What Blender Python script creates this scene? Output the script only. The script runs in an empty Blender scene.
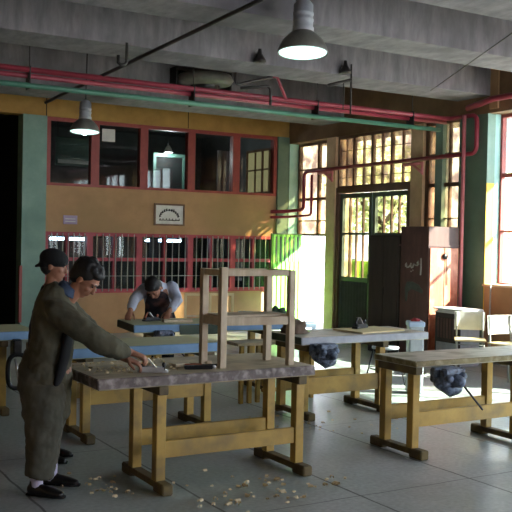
import bpy, math, random
from mathutils import Vector, Matrix, noise
random.seed(7)
sc = bpy.context.scene
col = sc.collection
PI = math.pi
def V(*a): return Vector(a)

# ------------------------------------------------------------------ camera
R = ((0.86183281531185, -0.00802237992976456, -0.5071290169886883),
     (-0.5068079409493201, 0.02530586875798639, -0.8616874862716263),
     (0.019746124742877166, 0.9996475651081566, 0.017743622261890468))
cd = bpy.data.cameras.new('camera'); cam = bpy.data.objects.new('camera', cd); col.objects.link(cam)
cd.sensor_width = 36; cd.lens = 885/512*36; cd.clip_end = 200
m3 = Matrix(R); cam.matrix_world = Matrix.Translation((0, 0, 1.7)) @ m3.to_4x4()
sc.camera = cam
sc.view_settings.view_transform = 'Standard'; sc.view_settings.look = 'None'
sc.view_settings.gamma = 1.0; sc.view_settings.use_curve_mapping = False
sc.view_settings.exposure = 0.2

# ------------------------------------------------------------------ materials
def srgb(r, g, b):
    f = lambda c: (c/255/12.92) if c/255 <= .04045 else ((c/255+.055)/1.055)**2.4
    return (f(r), f(g), f(b), 1)
MATS = {}
def mat(name, c1, c2=None, scale=4.0, rough=.7, stretch=(1, 1, 1), bump=0.0, detail=6, c3=None, s3=1.2, metal=0.0, lo=.35, hi=.65, bscale=None, coord='Object', coat=0, spec=.5):
    if name in MATS: return MATS[name]
    m = bpy.data.materials.new(name); m.use_nodes = True; nt = m.node_tree; N = nt.nodes; L = nt.links
    b = N['Principled BSDF']; b.inputs['Roughness'].default_value = rough; b.inputs['Metallic'].default_value = metal
    b.inputs['Specular IOR Level'].default_value = spec
    b.inputs['Base Color'].default_value = srgb(*c1)
    if c2 is not None:
        tc = N.new('ShaderNodeTexCoord'); mp = N.new('ShaderNodeMapping'); mp.inputs['Scale'].default_value = stretch
        nz = N.new('ShaderNodeTexNoise'); nz.inputs['Scale'].default_value = scale; nz.inputs['Detail'].default_value = detail
        nz.inputs['Roughness'].default_value = .65
        cr = N.new('ShaderNodeValToRGB'); cr.color_ramp.elements[0].position = lo; cr.color_ramp.elements[1].position = hi
        cr.color_ramp.elements[0].color = srgb(*c1); cr.color_ramp.elements[1].color = srgb(*c2)
        L.new(tc.outputs[coord], mp.inputs[0]); L.new(mp.outputs[0], nz.inputs['Vector']); L.new(nz.outputs['Fac'], cr.inputs[0])
        out = cr.outputs[0]
        if c3 is not None:
            n2 = N.new('ShaderNodeTexNoise'); n2.inputs['Scale'].default_value = s3; n2.inputs['Detail'].default_value = 5
            L.new(tc.outputs[coord], n2.inputs['Vector'])
            r2 = N.new('ShaderNodeValToRGB'); r2.color_ramp.elements[0].position = .48; r2.color_ramp.elements[1].position = .68
            mx = N.new('ShaderNodeMix'); mx.data_type = 'RGBA'; L.new(n2.outputs['Fac'], r2.inputs[0])
            L.new(r2.outputs[0], mx.inputs[0]); L.new(out, mx.inputs[6]); mx.inputs[7].default_value = srgb(*c3); out = mx.outputs[2]
        L.new(out, b.inputs['Base Color'])
        if bump:
            bp = N.new('ShaderNodeBump'); bp.inputs['Strength'].default_value = bump; bp.inputs['Distance'].default_value = .01
            if bscale:
                n3 = N.new('ShaderNodeTexNoise'); n3.inputs['Scale'].default_value = bscale; L.new(mp.outputs[0], n3.inputs['Vector']); L.new(n3.outputs['Fac'], bp.inputs['Height'])
            else: L.new(nz.outputs['Fac'], bp.inputs['Height'])
            L.new(bp.outputs[0], b.inputs['Normal'])
    MATS[name] = m; return m
def emit(name, c, s):
    m = bpy.data.materials.new(name); m.use_nodes = True; nt = m.node_tree
    b = nt.nodes['Principled BSDF']; b.inputs['Base Color'].default_value = (0, 0, 0, 1)
    b.inputs['Emission Color'].default_value = srgb(*c); b.inputs['Emission Strength'].default_value = s; return m
def glass(name, tint, gl=.06, milky=0.0, mc=(240, 235, 220), tint2=None):
    m = bpy.data.materials.new(name); m.use_nodes = True; nt = m.node_tree; N = nt.nodes; L = nt.links
    N.remove(N['Principled BSDF']); out = N['Material Output']
    t = N.new('ShaderNodeBsdfTransparent'); t.inputs[0].default_value = srgb(*tint)
    g = N.new('ShaderNodeBsdfGlossy'); g.inputs['Roughness'].default_value = .03
    if tint2:
        tc0 = N.new('ShaderNodeTexCoord'); n0 = N.new('ShaderNodeTexNoise'); n0.inputs['Scale'].default_value = 3.2; n0.inputs['Detail'].default_value = 4; L.new(tc0.outputs['Object'], n0.inputs['Vector'])
        r0 = N.new('ShaderNodeValToRGB'); r0.color_ramp.elements[0].position = .38; r0.color_ramp.elements[1].position = .62; r0.color_ramp.elements[0].color = srgb(*tint); r0.color_ramp.elements[1].color = srgb(*tint2); L.new(n0.outputs['Fac'], r0.inputs[0]); L.new(r0.outputs[0], t.inputs[0])
    mx = N.new('ShaderNodeMixShader'); mx.inputs[0].default_value = gl; L.new(t.outputs[0], mx.inputs[1]); L.new(g.outputs[0], mx.inputs[2]); o = mx.outputs[0]
    if milky:
        tr = N.new('ShaderNodeBsdfTranslucent'); tr.inputs[0].default_value = srgb(*mc)
        m2 = N.new('ShaderNodeMixShader'); 
        tc = N.new('ShaderNodeTexCoord'); nz = N.new('ShaderNodeTexNoise'); nz.inputs['Scale'].default_value = 2.5; L.new(tc.outputs['Object'], nz.inputs['Vector'])
        ma = N.new('ShaderNodeMath'); ma.operation = 'MULTIPLY'; ma.inputs[1].default_value = milky*2; ma.use_clamp = True; L.new(nz.outputs['Fac'], ma.inputs[0]); L.new(ma.outputs[0], m2.inputs[0])
        L.new(o, m2.inputs[1]); L.new(tr.outputs[0], m2.inputs[2]); o = m2.outputs[0]
    L.new(o, out.inputs[0]); return m

M = dict(
 ochre=mat('ochre_wall_paint', (188, 150, 110), (170, 134, 98), 2.0, .75, c3=(160, 130, 92), s3=.8),
 band=mat('yellow_lintel_paint', (186, 146, 76), (164, 126, 64), 3.0, .7),
 brown=mat('brown_wall_paint', (138, 108, 78), (116, 90, 66), 2.0, .8),
 tan=mat('tan_pier_paint', (236, 206, 170), (212, 180, 146), 3.0, .7),
 green=mat('sea_green_paint', (136, 168, 156), (118, 152, 140), 3.0, .6, c3=(110, 144, 132)),
 dkgreen=mat('dark_green_paint', (104, 130, 114), (90, 116, 100), 3.0, .6),
 cyan=mat('pale_cyan_paint', (170, 214, 210), (150, 200, 198), 3.0, .6),
 yellow=mat('bright_yellow_paint', (236, 200, 70), (220, 184, 60), 3.0, .6),
 white=mat('white_paint', (225, 225, 220), (205, 205, 200), 4.0, .6),
 concrete=mat('board_marked_concrete', (150, 146, 152), (108, 105, 112), 3.0, .9, stretch=(2.2, 1, .5), bump=.25, c3=(98, 96, 102), s3=.9, lo=.3, hi=.72),
 redpipe=mat('red_pipe_paint', (160, 58, 76), (136, 48, 64), 5.0, .35),
 pinkpipe=mat('lit_pink_pipe_paint', (224, 140, 146), (206, 120, 126), 5.0, .4),  # light falling on the pipe is put into this pale pink
 greenpipe=mat('green_pipe_paint', (64, 118, 98), (54, 102, 84), 5.0, .4),
 dkpipe=mat('dark_iron', (46, 42, 42), (34, 30, 30), 8.0, .5),
 redframe=mat('red_brown_frame_paint', (164, 72, 64), (140, 58, 54), 5.0, .5),
 pinkframe=mat('faded_red_frame_paint', (186, 76, 88), (160, 62, 74), 5.0, .5),
 dkframe=mat('dark_brown_steel_paint', (120, 90, 70), (100, 74, 58), 5.0, .5),
 bar=mat('grey_bar_paint', (168, 172, 168), (146, 150, 146), 6.0, .4),
 dark=mat('dark_room_paint', (112, 116, 116), (92, 96, 96), 2.0, .9),
 black=mat('black_and_unlit_void', (10, 12, 12), (6, 8, 8), 2.0, .9),
 gold=mat('mustard_painted_wood', (190, 156, 74), (166, 134, 62), 3.0, .5, stretch=(1, 1, 1), bump=.08, c3=(140, 116, 66), s3=5),
 foot=mat('dark_worn_wood', (112, 98, 68), (80, 68, 50), 6.0, .7, c3=(120, 104, 60), s3=7),
 wornout=mat('worn_grey_tabletop', (192, 178, 150), (150, 138, 116), 5.0, .55, stretch=(1, 6, 6), bump=.15, c3=(206, 192, 158), s3=4),
 edgeA=mat('stained_purple_brown_edge', (116, 104, 100), (80, 70, 68), 9.0, .6, c3=(160, 150, 146), s3=16, bump=.2),
 topR=mat('pale_worn_tabletop', (206, 200, 184), (178, 172, 156), 4.0, .5, stretch=(1, 6, 6), bump=.1, c3=(140, 134, 110), s3=5),
 edgeR=mat('olive_worn_edge', (132, 118, 76), (96, 86, 56), 6.0, .6, c3=(170, 160, 128), s3=9),
 blue=mat('blue_painted_edge', (118, 156, 192), (102, 140, 178), 5.0, .5, c3=(110, 150, 190), s3=8),
 paleblue=mat('pale_blue_painted_edge', (180, 184, 192), (152, 158, 170), 5.0, .5, c3=(178, 184, 190), s3=8),
 olivetop=mat('dusty_olive_tabletop', (190, 190, 150), (168, 170, 134), 4.0, .6, stretch=(1, 6, 6), c3=(178, 176, 138), s3=3),
 mosstop=mat('dark_green_painted_edge', (60, 76, 58), (44, 58, 46), 6.0, .6),
 pine=mat('raw_pine', (204, 188, 162), (180, 164, 138), 3.0, .6, stretch=(6, 6, 1), c3=(170, 148, 122), s3=5, bump=.06),
 plywood=mat('plywood_sheet', (226, 208, 160), (206, 188, 140), 3.0, .5),
 iron=mat('blue_grey_cast_iron', (112, 126, 150), (54, 60, 74), 22.0, .5, metal=.2, lo=.42, hi=.58, c3=(120, 132, 148), s3=18, bump=.3),
 steel=mat('bright_steel', (220, 222, 226), (196, 198, 202), 10.0, .25, metal=.4),
 darksteel=mat('dark_tool_steel', (40, 40, 44), (26, 26, 30), 10.0, .4, metal=.3),
 toolwood=mat('red_brown_tool_wood', (150, 84, 52), (120, 64, 40), 8.0, .5),
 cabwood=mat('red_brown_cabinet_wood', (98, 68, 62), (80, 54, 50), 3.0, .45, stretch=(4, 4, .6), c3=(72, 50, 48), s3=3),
 cabdark=mat('dark_brown_cabinet_wood', (58, 48, 42), (44, 38, 34), 3.0, .6, stretch=(4, 4, .6)),
 chalk=mat('chalk_white_paint', (176, 172, 166), (150, 148, 142), 20, .9),
 lampgrey=mat('grey_lamp_enamel', (122, 122, 116), (100, 100, 96), 6.0, .35),
 lime=mat('lime_green_paint', (150, 234, 104), (138, 224, 94), 3.0, .5),
 paper=mat('white_paper', (230, 230, 228), (214, 214, 214), 6.0, .8),
 skin=mat('skin', (164, 116, 92), (148, 102, 80), 8.0, .55),
 hair=mat('black_hair', (24, 20, 20), (12, 10, 10), 30.0, .6, bump=.4),
 olive=mat('olive_cloth', (88, 84, 66), (70, 68, 54), 6.0, .9, bump=.15, bscale=60),
 olive2=mat('olive_grey_trouser_cloth', (86, 84, 72), (70, 69, 58), 6.0, .9, bump=.15, bscale=60),
 navy=mat('navy_cloth', (34, 36, 52), (24, 26, 40), 6.0, .9),
 bluecloth=mat('blue_collar_cloth', (70, 88, 116), (56, 72, 100), 6.0, .9),
 whitecloth=mat('white_shirt_cloth', (196, 204, 222), (170, 178, 198), 6.0, .85),
 sock=mat('pale_lilac_sock', (206, 200, 222), (186, 180, 206), 20.0, .9),
 shoe=mat('black_leather', (26, 24, 24), (16, 14, 14), 10.0, .35),
 blackcloth=mat('black_cloth', (20, 20, 24), (12, 12, 14), 8.0, .9),
 darkvest=mat('dark_print_vest', (44, 38, 46), (26, 24, 32), 14.0, .85, c3=(96, 62, 58), s3=9),
 sack=mat('brown_sackcloth', (124, 104, 88), (94, 78, 66), 8.0, .95),
 greyrag=mat('grey_rag', (176, 178, 172), (146, 148, 142), 8.0, .95),
 greenrag=mat('green_rag', (60, 82, 62), (44, 62, 48), 8.0, .95),
 shaving=mat('pale_wood_shaving', (232, 214, 176), (206, 186, 146), 8.0, .8),
 asphalt=mat('yard_ground', (190, 186, 176), (168, 164, 156), 3.0, .9),
 leaf=mat('foliage', (222, 228, 180), (190, 206, 150), 5.0, .8),
 bark=mat('bark', (96, 80, 66), (76, 62, 50), 5.0, .9),
 lightblue=mat('light_blue_paint', (176, 196, 222), (156, 178, 208), 5.0, .5),
 greybox=mat('light_grey_steel_paint', (170, 176, 184), (146, 152, 162), 5.0, .5),
 redcloth=mat('red_rag', (190, 70, 74), (150, 50, 56), 8.0, .9),
 cabdoor_sunlit=mat('sunlit_cabinet_door', (196, 118, 92), (168, 92, 72), 4.0, .4, stretch=(4, 4, .6), c3=(220, 160, 130), s3=4),  # lighter than the carcass: sunlight on the front is in the colour
 doorgreen=mat('dark_green_door_paint', (84, 100, 88), (72, 86, 76), 3.0, .5),
 curtain=mat('pale_curtain_cloth', (190, 190, 196), (150, 150, 158), 5.0, .9, stretch=(8, 8, .5)),
 plum=mat('dark_plum_cloth', (70, 50, 56), (54, 40, 46), 6.0, .9),
 paneframe=mat('green_inner_door_paint', (84, 116, 104), (70, 100, 90), 5.0, .6),
 lilac=mat('lilac_plate_paint', (176, 160, 190), (160, 144, 176), 5.0, .6),
 ink=mat('black_ink', (30, 28, 30), (22, 20, 22), 5.0, .8),
)
M['glow'] = emit('lamp_glow', (196, 246, 240), 9.0)
M['lensglow'] = emit('lens_glow', (206, 246, 236), 1.7)
M['tube'] = emit('fluorescent_glow', (200, 226, 255), 18.0)
M['glassclear'] = glass('clear_window_glass', (238, 244, 240), .05)
M['glassmilk'] = glass('glare_dimmed_window_glass', (140, 128, 116), .03, .10, (190, 170, 150), tint2=(205, 196, 168))  # patchy dark tint put in to hold down the outdoor glare
M['glassdoor'] = glass('glare_dimmed_door_glass', (160, 158, 140), .03, tint2=(215, 212, 196))  # tinted likewise, so the bright yard does not burn out
M['glassin'] = glass('interior_window_glass', (220, 226, 226), .035)

# ------------------------------------------------------------------ mesh builder
class MB:
    def __init__(s): s.v = []; s.f = []; s.mi = []; s.cur = 0; s.sm = []; s.smooth = False
    def add(s, vs, fs):
        o = len(s.v); s.v += [tuple(v) for v in vs]
        for f in fs: s.f.append([i+o for i in f]); s.mi.append(s.cur); s.sm.append(s.smooth)
    def box(s, x0, y0, z0, x1, y1, z1, b=0.0):
        if x0 > x1: x0, x1 = x1, x0
        if y0 > y1: y0, y1 = y1, y0
        if z0 > z1: z0, z1 = z1, z0
        b = min(b, (x1-x0)*.45, (y1-y0)*.45, (z1-z0)*.45)
        if b <= 0:
            vs = [(x, y, z) for z in (z0, z1) for y in (y0, y1) for x in (x0, x1)]
            s.add(vs, [(0, 2, 3, 1), (4, 5, 7, 6), (0, 1, 5, 4), (2, 6, 7, 3), (0, 4, 6, 2), (1, 3, 7, 5)]); return s
        idx = {}; vs = []
        X = (x0, x1); Y = (y0, y1); Z = (z0, z1)
        for i in (0, 1):
            for j in (0, 1):
                for k in (0, 1):
                    sx = b if i == 0 else -b; sy = b if j == 0 else -b; sz = b if k == 0 else -b
                    idx[(i, j, k, 0)] = len(vs); vs.append((X[i], Y[j]+sy, Z[k]+sz))
                    idx[(i, j, k, 1)] = len(vs); vs.append((X[i]+sx, Y[j], Z[k]+sz))
                    idx[(i, j, k, 2)] = len(vs); vs.append((X[i]+sx, Y[j]+sy, Z[k]))
        fs = []
        g = lambda i, j, k, a: idx[(i, j, k, a)]
        for i in (0, 1):
            q = [g(i, 0, 0, 0), g(i, 1, 0, 0), g(i, 1, 1, 0), g(i, 0, 1, 0)]; fs.append(q if i else q[::-1])
            q = [g(0, i, 0, 1), g(1, i, 0, 1), g(1, i, 1, 1), g(0, i, 1, 1)]; fs.append(q[::-1] if i else q)
            q = [g(0, 0, i, 2), g(1, 0, i, 2), g(1, 1, i, 2), g(0, 1, i, 2)]; fs.append(q if i else q[::-1])
        for p in (0, 1):
            for q_ in (0, 1):
                e = [g(p, q_, 0, 0), g(p, q_, 0, 1), g(p, q_, 1, 1), g(p, q_, 1, 0)]; fs.append(e if (p ^ q_) else e[::-1])
                e = [g(p, 0, q_, 0), g(p, 0, q_, 2), g(p, 1, q_, 2), g(p, 1, q_, 0)]; fs.append(e[::-1] if (p ^ q_) else e)
                e = [g(0, p, q_, 1), g(0, p, q_, 2), g(1, p, q_, 2), g(1, p, q_, 1)]; fs.append(e if (p ^ q_) else e[::-1])
        for i in (0, 1):
            for j in (0, 1):
                for k in (0, 1):
                    t = [g(i, j, k, 0), g(i, j, k, 1), g(i, j, k, 2)]; fs.append(t if (i+j+k) % 2 else t[::-1])
        s.add(vs, fs); return s
    def ring_loft(s, rings, closed=True, caps=True):
        n = len(rings[0]); vs = [p for r in rings for p in r]; fs = []
        for a in range(len(rings)-1):
            for i in range(n):
                j = (i+1) % n; fs.append((a*n+i, a*n+j, (a+1)*n+j, (a+1)*n+i))
        if caps: fs.append(tuple(reversed(range(n)))); fs.append(tuple((len(rings)-1)*n+i for i in range(n)))
        s.add(vs, fs); return s
    def tube(s, pts, r, n=10, caps=True):
        pts = [Vector(p) for p in pts]; rings = []; u = None
        rr = r if isinstance(r, (list, tuple)) else [r]*len(pts)
        for i, p in enumerate(pts):
            if i == 0: t = pts[1]-p
            elif i == len(pts)-1: t = p-pts[i-1]
            else: t = (pts[i+1]-p).normalized()+(p-pts[i-1]).normalized()
            t.normalize()
            if u is None:
                u = t.orthogonal().normalized()
            else:
                u = (u - t*u.dot(t)).normalized()
            w = t.cross(u)
            k = 1.0
            if 0 < i < len(pts)-1:
                c = (p-pts[i-1]).normalized().dot((pts[i+1]-p).normalized()); k = 1/max(.6, math.sqrt((1+c)/2))
            rings.append([p+(u*math.cos(2*PI*j/n)+w*math.sin(2*PI*j/n))*rr[i] for j in range(n)])
        old = s.smooth; s.smooth = True; s.ring_loft(rings, caps=caps); s.smooth = old; return s
    def lathe(s, prof, n=32, c=(0, 0, 0), caps=False):
        rings = [[(c[0]+r*math.cos(2*PI*j/n), c[1]+r*math.sin(2*PI*j/n), c[2]+z) for j in range(n)] for r, z in prof]
        old = s.smooth; s.smooth = True; s.ring_loft(rings, caps=caps); s.smooth = old; return s
    def loft(s, pts, n=16, ydir=(0, 1, 0), dome=True):
        """pts: (x,y,z,ra,rb): rb along ydir, ra perpendicular to path and ydir; ends closed by domes"""
        P = [(Vector(p[:3]), p[3], p[4] if len(p) > 4 else p[3]) for p in pts]; rings = []; yd = Vector(ydir).normalized()
        L = len(P)
        def frame(i):
            if i == 0: t = P[1][0]-P[0][0]
            elif i == L-1: t = P[-1][0]-P[-2][0]
            else: t = (P[i+1][0]-P[i][0]).normalized()+(P[i][0]-P[i-1][0]).normalized()
            t.normalize(); u = yd-t*yd.dot(t)
            if u.length < .15: u = Vector((0, 0, 1))-t*t.z
            u.normalize(); return t, u, u.cross(t)
        def ring(c, u, w, ra, rb): return [c+w*(ra*math.cos(2*PI*j/n))+u*(rb*math.sin(2*PI*j/n)) for j in range(n)]
        t, u, w = frame(0)
        if dome:
            for a in (.15, .5, .8): rings.append(ring(P[0][0]-t*min(P[0][1], P[0][2])*math.cos(math.asin(a)), u, w, P[0][1]*a, P[0][2]*a))
        for i in range(L):
            t, u, w = frame(i); rings.append(ring(P[i][0], u, w, P[i][1], P[i][2]))
        if dome:
            for a in (.8, .5, .15): rings.append(ring(P[-1][0]+t*min(P[-1][1], P[-1][2])*math.cos(math.asin(a)), u, w, P[-1][1]*a, P[-1][2]*a))
        old = s.smooth; s.smooth = True; s.ring_loft([[tuple(q) for q in r] for r in rings]); s.smooth = old; return s
    def ball(s, c, rx, ry=None, rz=None, rot=None, n=16, m=10):
        ry = ry or rx; rz = rz or rx; rings = []
        for i in range(m+1):
            a = -PI/2+PI*i/m; a = max(-PI/2+.05, min(PI/2-.05, a))
            r = []
            for j in range(n):
                p = Vector((rx*math.cos(a)*math.cos(2*PI*j/n), ry*math.cos(a)*math.sin(2*PI*j/n), rz*math.sin(a)))
                if rot is not None: p = rot @ p
                r.append(tuple(p+Vector(c)))
            rings.append(r)
        old = s.smooth; s.smooth = True; s.ring_loft(rings); s.smooth = old; return s
    def build(s, name, mats, parent=None, loc=None, rot=None, remesh=None, smooth_it=4, disp=None):
        me = bpy.data.meshes.new(name); me.from_pydata(s.v, [], s.f)
        if not isinstance(mats, (list, tuple)): mats = [mats]
        for m in mats: me.materials.append(m)
        for p, mi, sm in zip(me.polygons, s.mi, s.sm): p.material_index = mi; p.use_smooth = sm
        me.update()
        o = bpy.data.objects.new(name, me); col.objects.link(o)
        if loc: o.location = loc
        if rot is not None: o.rotation_euler = rot
        if parent: o.parent = parent
        if remesh:
            r = o.modifiers.new('remesh', 'REMESH'); r.mode = 'VOXEL'; r.voxel_size = remesh; r.use_smooth_shade = True
            k = o.modifiers.new('smooth', 'SMOOTH'); k.factor = .5; k.iterations = smooth_it
            if disp:
                t = bpy.data.textures.get('folds%g' % disp[1]) or bpy.data.textures.new('folds%g' % disp[1], 'CLOUDS'); t.noise_scale = disp[1]; t.noise_depth = 2
                d = o.modifiers.new('folds', 'DISPLACE'); d.texture = t; d.strength = disp[0]; d.mid_level = .5; d.texture_coords = 'LOCAL'
        return o
def tag(o, label=None, cat=None, group=None, kind=None):
    if label: o['label'] = label
    if cat: o['category'] = cat
    if group: o['group'] = group
    if kind: o['kind'] = kind
    return o
def thing(name, label, cat, loc=(0, 0, 0), rz=0, group=None):
    o = bpy.data.objects.new(name, None); o.empty_display_size = .1; col.objects.link(o); o.location = loc; o.rotation_euler = (0, 0, rz)
    return tag(o, label, cat, group)
def struct(o): o['kind'] = 'structure'; return o
def sbox(name, m, *a, **k):
    return struct(MB().box(*a, **k).build(name, m))
def sempty(name, loc=(0, 0, 0)):
    o = bpy.data.objects.new(name, None); o.empty_display_size = .1; col.objects.link(o); o.location = loc; return struct(o)

# ================================================================== SETTING
XW = 9.4; YB = 14.8; XL = -3.0; YF = -4.0
# floor with slab joints
def floor_mat():
    m = bpy.data.materials.new('concrete_slab_floor'); m.use_nodes = True; nt = m.node_tree; N = nt.nodes; L = nt.links
    b = N['Principled BSDF']; tc = N.new('ShaderNodeTexCoord'); sp = N.new('ShaderNodeSeparateXYZ'); L.new(tc.outputs['Object'], sp.inputs[0])
    def mth(op, a, c=None, clamp=False):
        n = N.new('ShaderNodeMath'); n.operation = op; n.use_clamp = clamp
        for i, q in enumerate((a, c)):
            if q is None: continue
            if isinstance(q, (int, float)): n.inputs[i].default_value = q
            else: L.new(q, n.inputs[i])
        return n.outputs[0]
    def joint(c, off, per, w):
        a = mth('DIVIDE', mth('SUBTRACT', c, off), per); a = mth('SUBTRACT', a, mth('FLOOR', a)); a = mth('ABSOLUTE', mth('SUBTRACT', a, .5))
        return mth('GREATER_THAN', a, .5-w/per)
    n0 = N.new('ShaderNodeTexNoise'); n0.inputs['Scale'].default_value = 3.0; L.new(tc.outputs['Object'], n0.inputs['Vector'])
    wob = mth('MULTIPLY', mth('SUBTRACT', n0.outputs['Fac'], .5), .03)
    jx = joint(mth('ADD', sp.outputs[0], wob), 2.645, .985, .009); jy = joint(mth('ADD', sp.outputs[1], wob), 4.72, 1.97, .006)
    j = mth('MAXIMUM', jx, mth('MULTIPLY', jy, .8))
    n1 = N.new('ShaderNodeTexNoise'); n1.inputs['Scale'].default_value = 1.1; n1.inputs['Detail'].default_value = 8; n1.inputs['Roughness'].default_value = .62; L.new(tc.outputs['Object'], n1.inputs['Vector'])
    cr = N.new('ShaderNodeValToRGB'); e = cr.color_ramp.elements; e[0].position = .32; e[0].color = srgb(150, 156, 154); e[1].position = .7; e[1].color = srgb(194, 196, 196); L.new(n1.outputs['Fac'], cr.inputs[0])
    n2 = N.new('ShaderNodeTexNoise'); n2.inputs['Scale'].default_value = .55; n2.inputs['Detail'].default_value = 5; L.new(tc.outputs['Object'], n2.inputs['Vector'])
    r2 = N.new('ShaderNodeValToRGB'); r2.color_ramp.elements[0].position = .45; r2.color_ramp.elements[1].position = .62; L.new(n2.outputs['Fac'], r2.inputs[0])
    mx = N.new('ShaderNodeMix'); mx.data_type = 'RGBA'; L.new(mth('MULTIPLY', r2.outputs[0], .6), mx.inputs[0]); L.new(cr.outputs[0], mx.inputs[6]); mx.inputs[7].default_value = srgb(136, 158, 148)
    n5 = N.new('ShaderNodeTexNoise'); n5.inputs['Scale'].default_value = 30; n5.inputs['Detail'].default_value = 4; L.new(tc.outputs['Object'], n5.inputs['Vector'])
    r5 = N.new('ShaderNodeValToRGB'); r5.color_ramp.elements[0].position = .3; r5.color_ramp.elements[0].color = (.8, .8, .8, 1); r5.color_ramp.elements[1].position = .7; r5.color_ramp.elements[1].color = (1.1, 1.1, 1.1, 1); L.new(n5.outputs['Fac'], r5.inputs[0])
    mu = N.new('ShaderNodeMix'); mu.data_type = 'RGBA'; mu.blend_type = 'MULTIPLY'; mu.inputs[0].default_value = 1; L.new(mx.outputs[2], mu.inputs[6]); L.new(r5.outputs[0], mu.inputs[7])
    m2 = N.new('ShaderNodeMix'); m2.data_type = 'RGBA'; L.new(mth('MULTIPLY', j, .8), m2.inputs[0]); L.new(mu.outputs[2], m2.inputs[6]); m2.inputs[7].default_value = srgb(48, 46, 44)
    L.new(m2.outputs[2], b.inputs['Base Color'])
    ro = mth('ADD', mth('MULTIPLY', n1.outputs['Fac'], .35), .22); L.new(ro, b.inputs['Roughness'])
    bp = N.new('ShaderNodeBump'); bp.inputs['Strength'].default_value = .25; bp.inputs['Distance'].default_value = .01
    L.new(mth('SUBTRACT', mth('MULTIPLY', n5.outputs['Fac'], .3), j), bp.inputs['Height']); L.new(bp.outputs[0], b.inputs['Normal'])
    return m
struct(MB().box(XL, YF, -.15, 9.85, 20.2, 0).build('floor', floor_mat()))
sbox('ceiling', M['concrete'], XL, YF, 4.75, 9.85, 20.2, 4.95)
for y0, y1 in ((12.95, 13.65), (9.35, 10.05), (7.35, 7.95), (5.5, 6.15), (3.6, 4.25), (1.7, 2.35), (-.2, .45)):
    sbox('ceiling_beam', M['concrete'], XL, y0, 3.86, XW, y1, 4.75)
# left and rear walls (out of frame, enclose the hall)
sbox('wall_left', M['ochre'], XL-.25, YF, 0, XL, YB, 4.75)
b = MB(); b.box(XL, YF-.25, 0, 9.85, YF, 1.0); b.box(XL, YF-.25, 3.9, 9.85, YF, 4.75)
b.box(XL, YF-.25, 1.0, 3.8, YF, 3.9)
b.box(3.8, YF-.25, 1.0, 6.0, YF, 3.9); b.box(9.25, YF-.25, 1.0, 9.85, YF, 3.9)
struct(b.build('wall_rear', M['ochre']))
# back wall in pieces around the two window rows and the dark passage at left
b = MB()
b.box(4.53, YB, 0, 9.4, YB+.22, .72); b.box(4.53, YB, 1.78, 9.4, YB+.22, 2.57)
b.box(9.12, YB, .72, 9.4, YB+.22, 1.78)
b.box(XL, YB, 0, 2.2, YB+.22, 3.72)
struct(b.build('wall_back', M['ochre']))
sbox('trim_1', M['band'], XL, YB-.03, 3.735, XW, YB+.24, 4.05)
sbox('trim_2', M['concrete'], XL, YB, 4.05, XW, YB+.24, 4.75)
sbox('trim_3', M['black'], 4.515, YB-.034, 3.74, 4.53, YB-.03, 4.05)
sbox('trim_4', M['band'], 4.46, YB-.036, 3.742, 4.512, YB-.031, 4.048)
sbox('trim_5', M['black'], 7.18, YB-.036, 3.742, 7.192, YB-.031, 4.048)
sbox('wall_pilaster', M['green'], 4.12, YB-.06, 0, 4.53, YB+.24, 3.735)
sbox('wall_corner_column', M['dkgreen'], 9.14, YB-.05, 0, 9.4, YB+.001, 3.735)
# low dado line
sbox('trim_6', M['redframe'], 4.09, YB-.08, .25, 4.135, YB-.02, 1.2)
# passage beyond the opening at left
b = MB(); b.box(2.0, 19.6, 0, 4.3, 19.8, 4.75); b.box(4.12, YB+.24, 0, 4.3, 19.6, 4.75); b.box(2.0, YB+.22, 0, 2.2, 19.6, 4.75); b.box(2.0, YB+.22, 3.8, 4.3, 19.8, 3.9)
struct(b.build('wall_passage', M['black']))  # darkness of the unlit passage is put into the black wall colour
# rooms behind the back wall
b = MB(); b.box(4.3, 19, 0, 9.85, 19.2, 4.75); b.box(9.6, YB+.22, 0, 9.85, 19, 4.75); b.box(4.3, YB+.22, 0, 4.5, 19, 4.75)
struct(b.build('wall_inner_rooms', M['dark']))
sbox('floor_upper_room', M['dark'], 4.5, YB+.22, 2.1, 9.6, 19, 2.25)
sbox('ceiling_upper_room', M['dark'], 4.5, YB+.22, 4.1, 9.6, 19, 4.2)

# upper interior windows
fr = [4.53, 5.40, 6.32, 7.27, 8.22, 9.13]
n = 1
for i in range(5):
    x0, x1 = fr[i], fr[i+1]; w = sempty('window_%d' % n, (x0, YB, 2.57)); n += 1
    a = MB(); W = x1-x0; H = 1.16
    lw = .075
    a.box(0, -.03, 0, lw, .1, H); a.box(W-lw, -.03, 0, W, .1, H); a.box(lw, -.03, 0, W-lw, .1, .045); a.box(lw, -.03, H-.06, W-lw, .1, H)
    a.build('window_frame', M['redframe'], w)
    MB().box(lw, .03, .045, W-lw, .036, H-.06).build('pane', M['glassin'], w)
sbox('wall_strip', M['dark'], 9.13, YB, 2.57, 9.4, YB+.22, 3.74)
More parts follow.
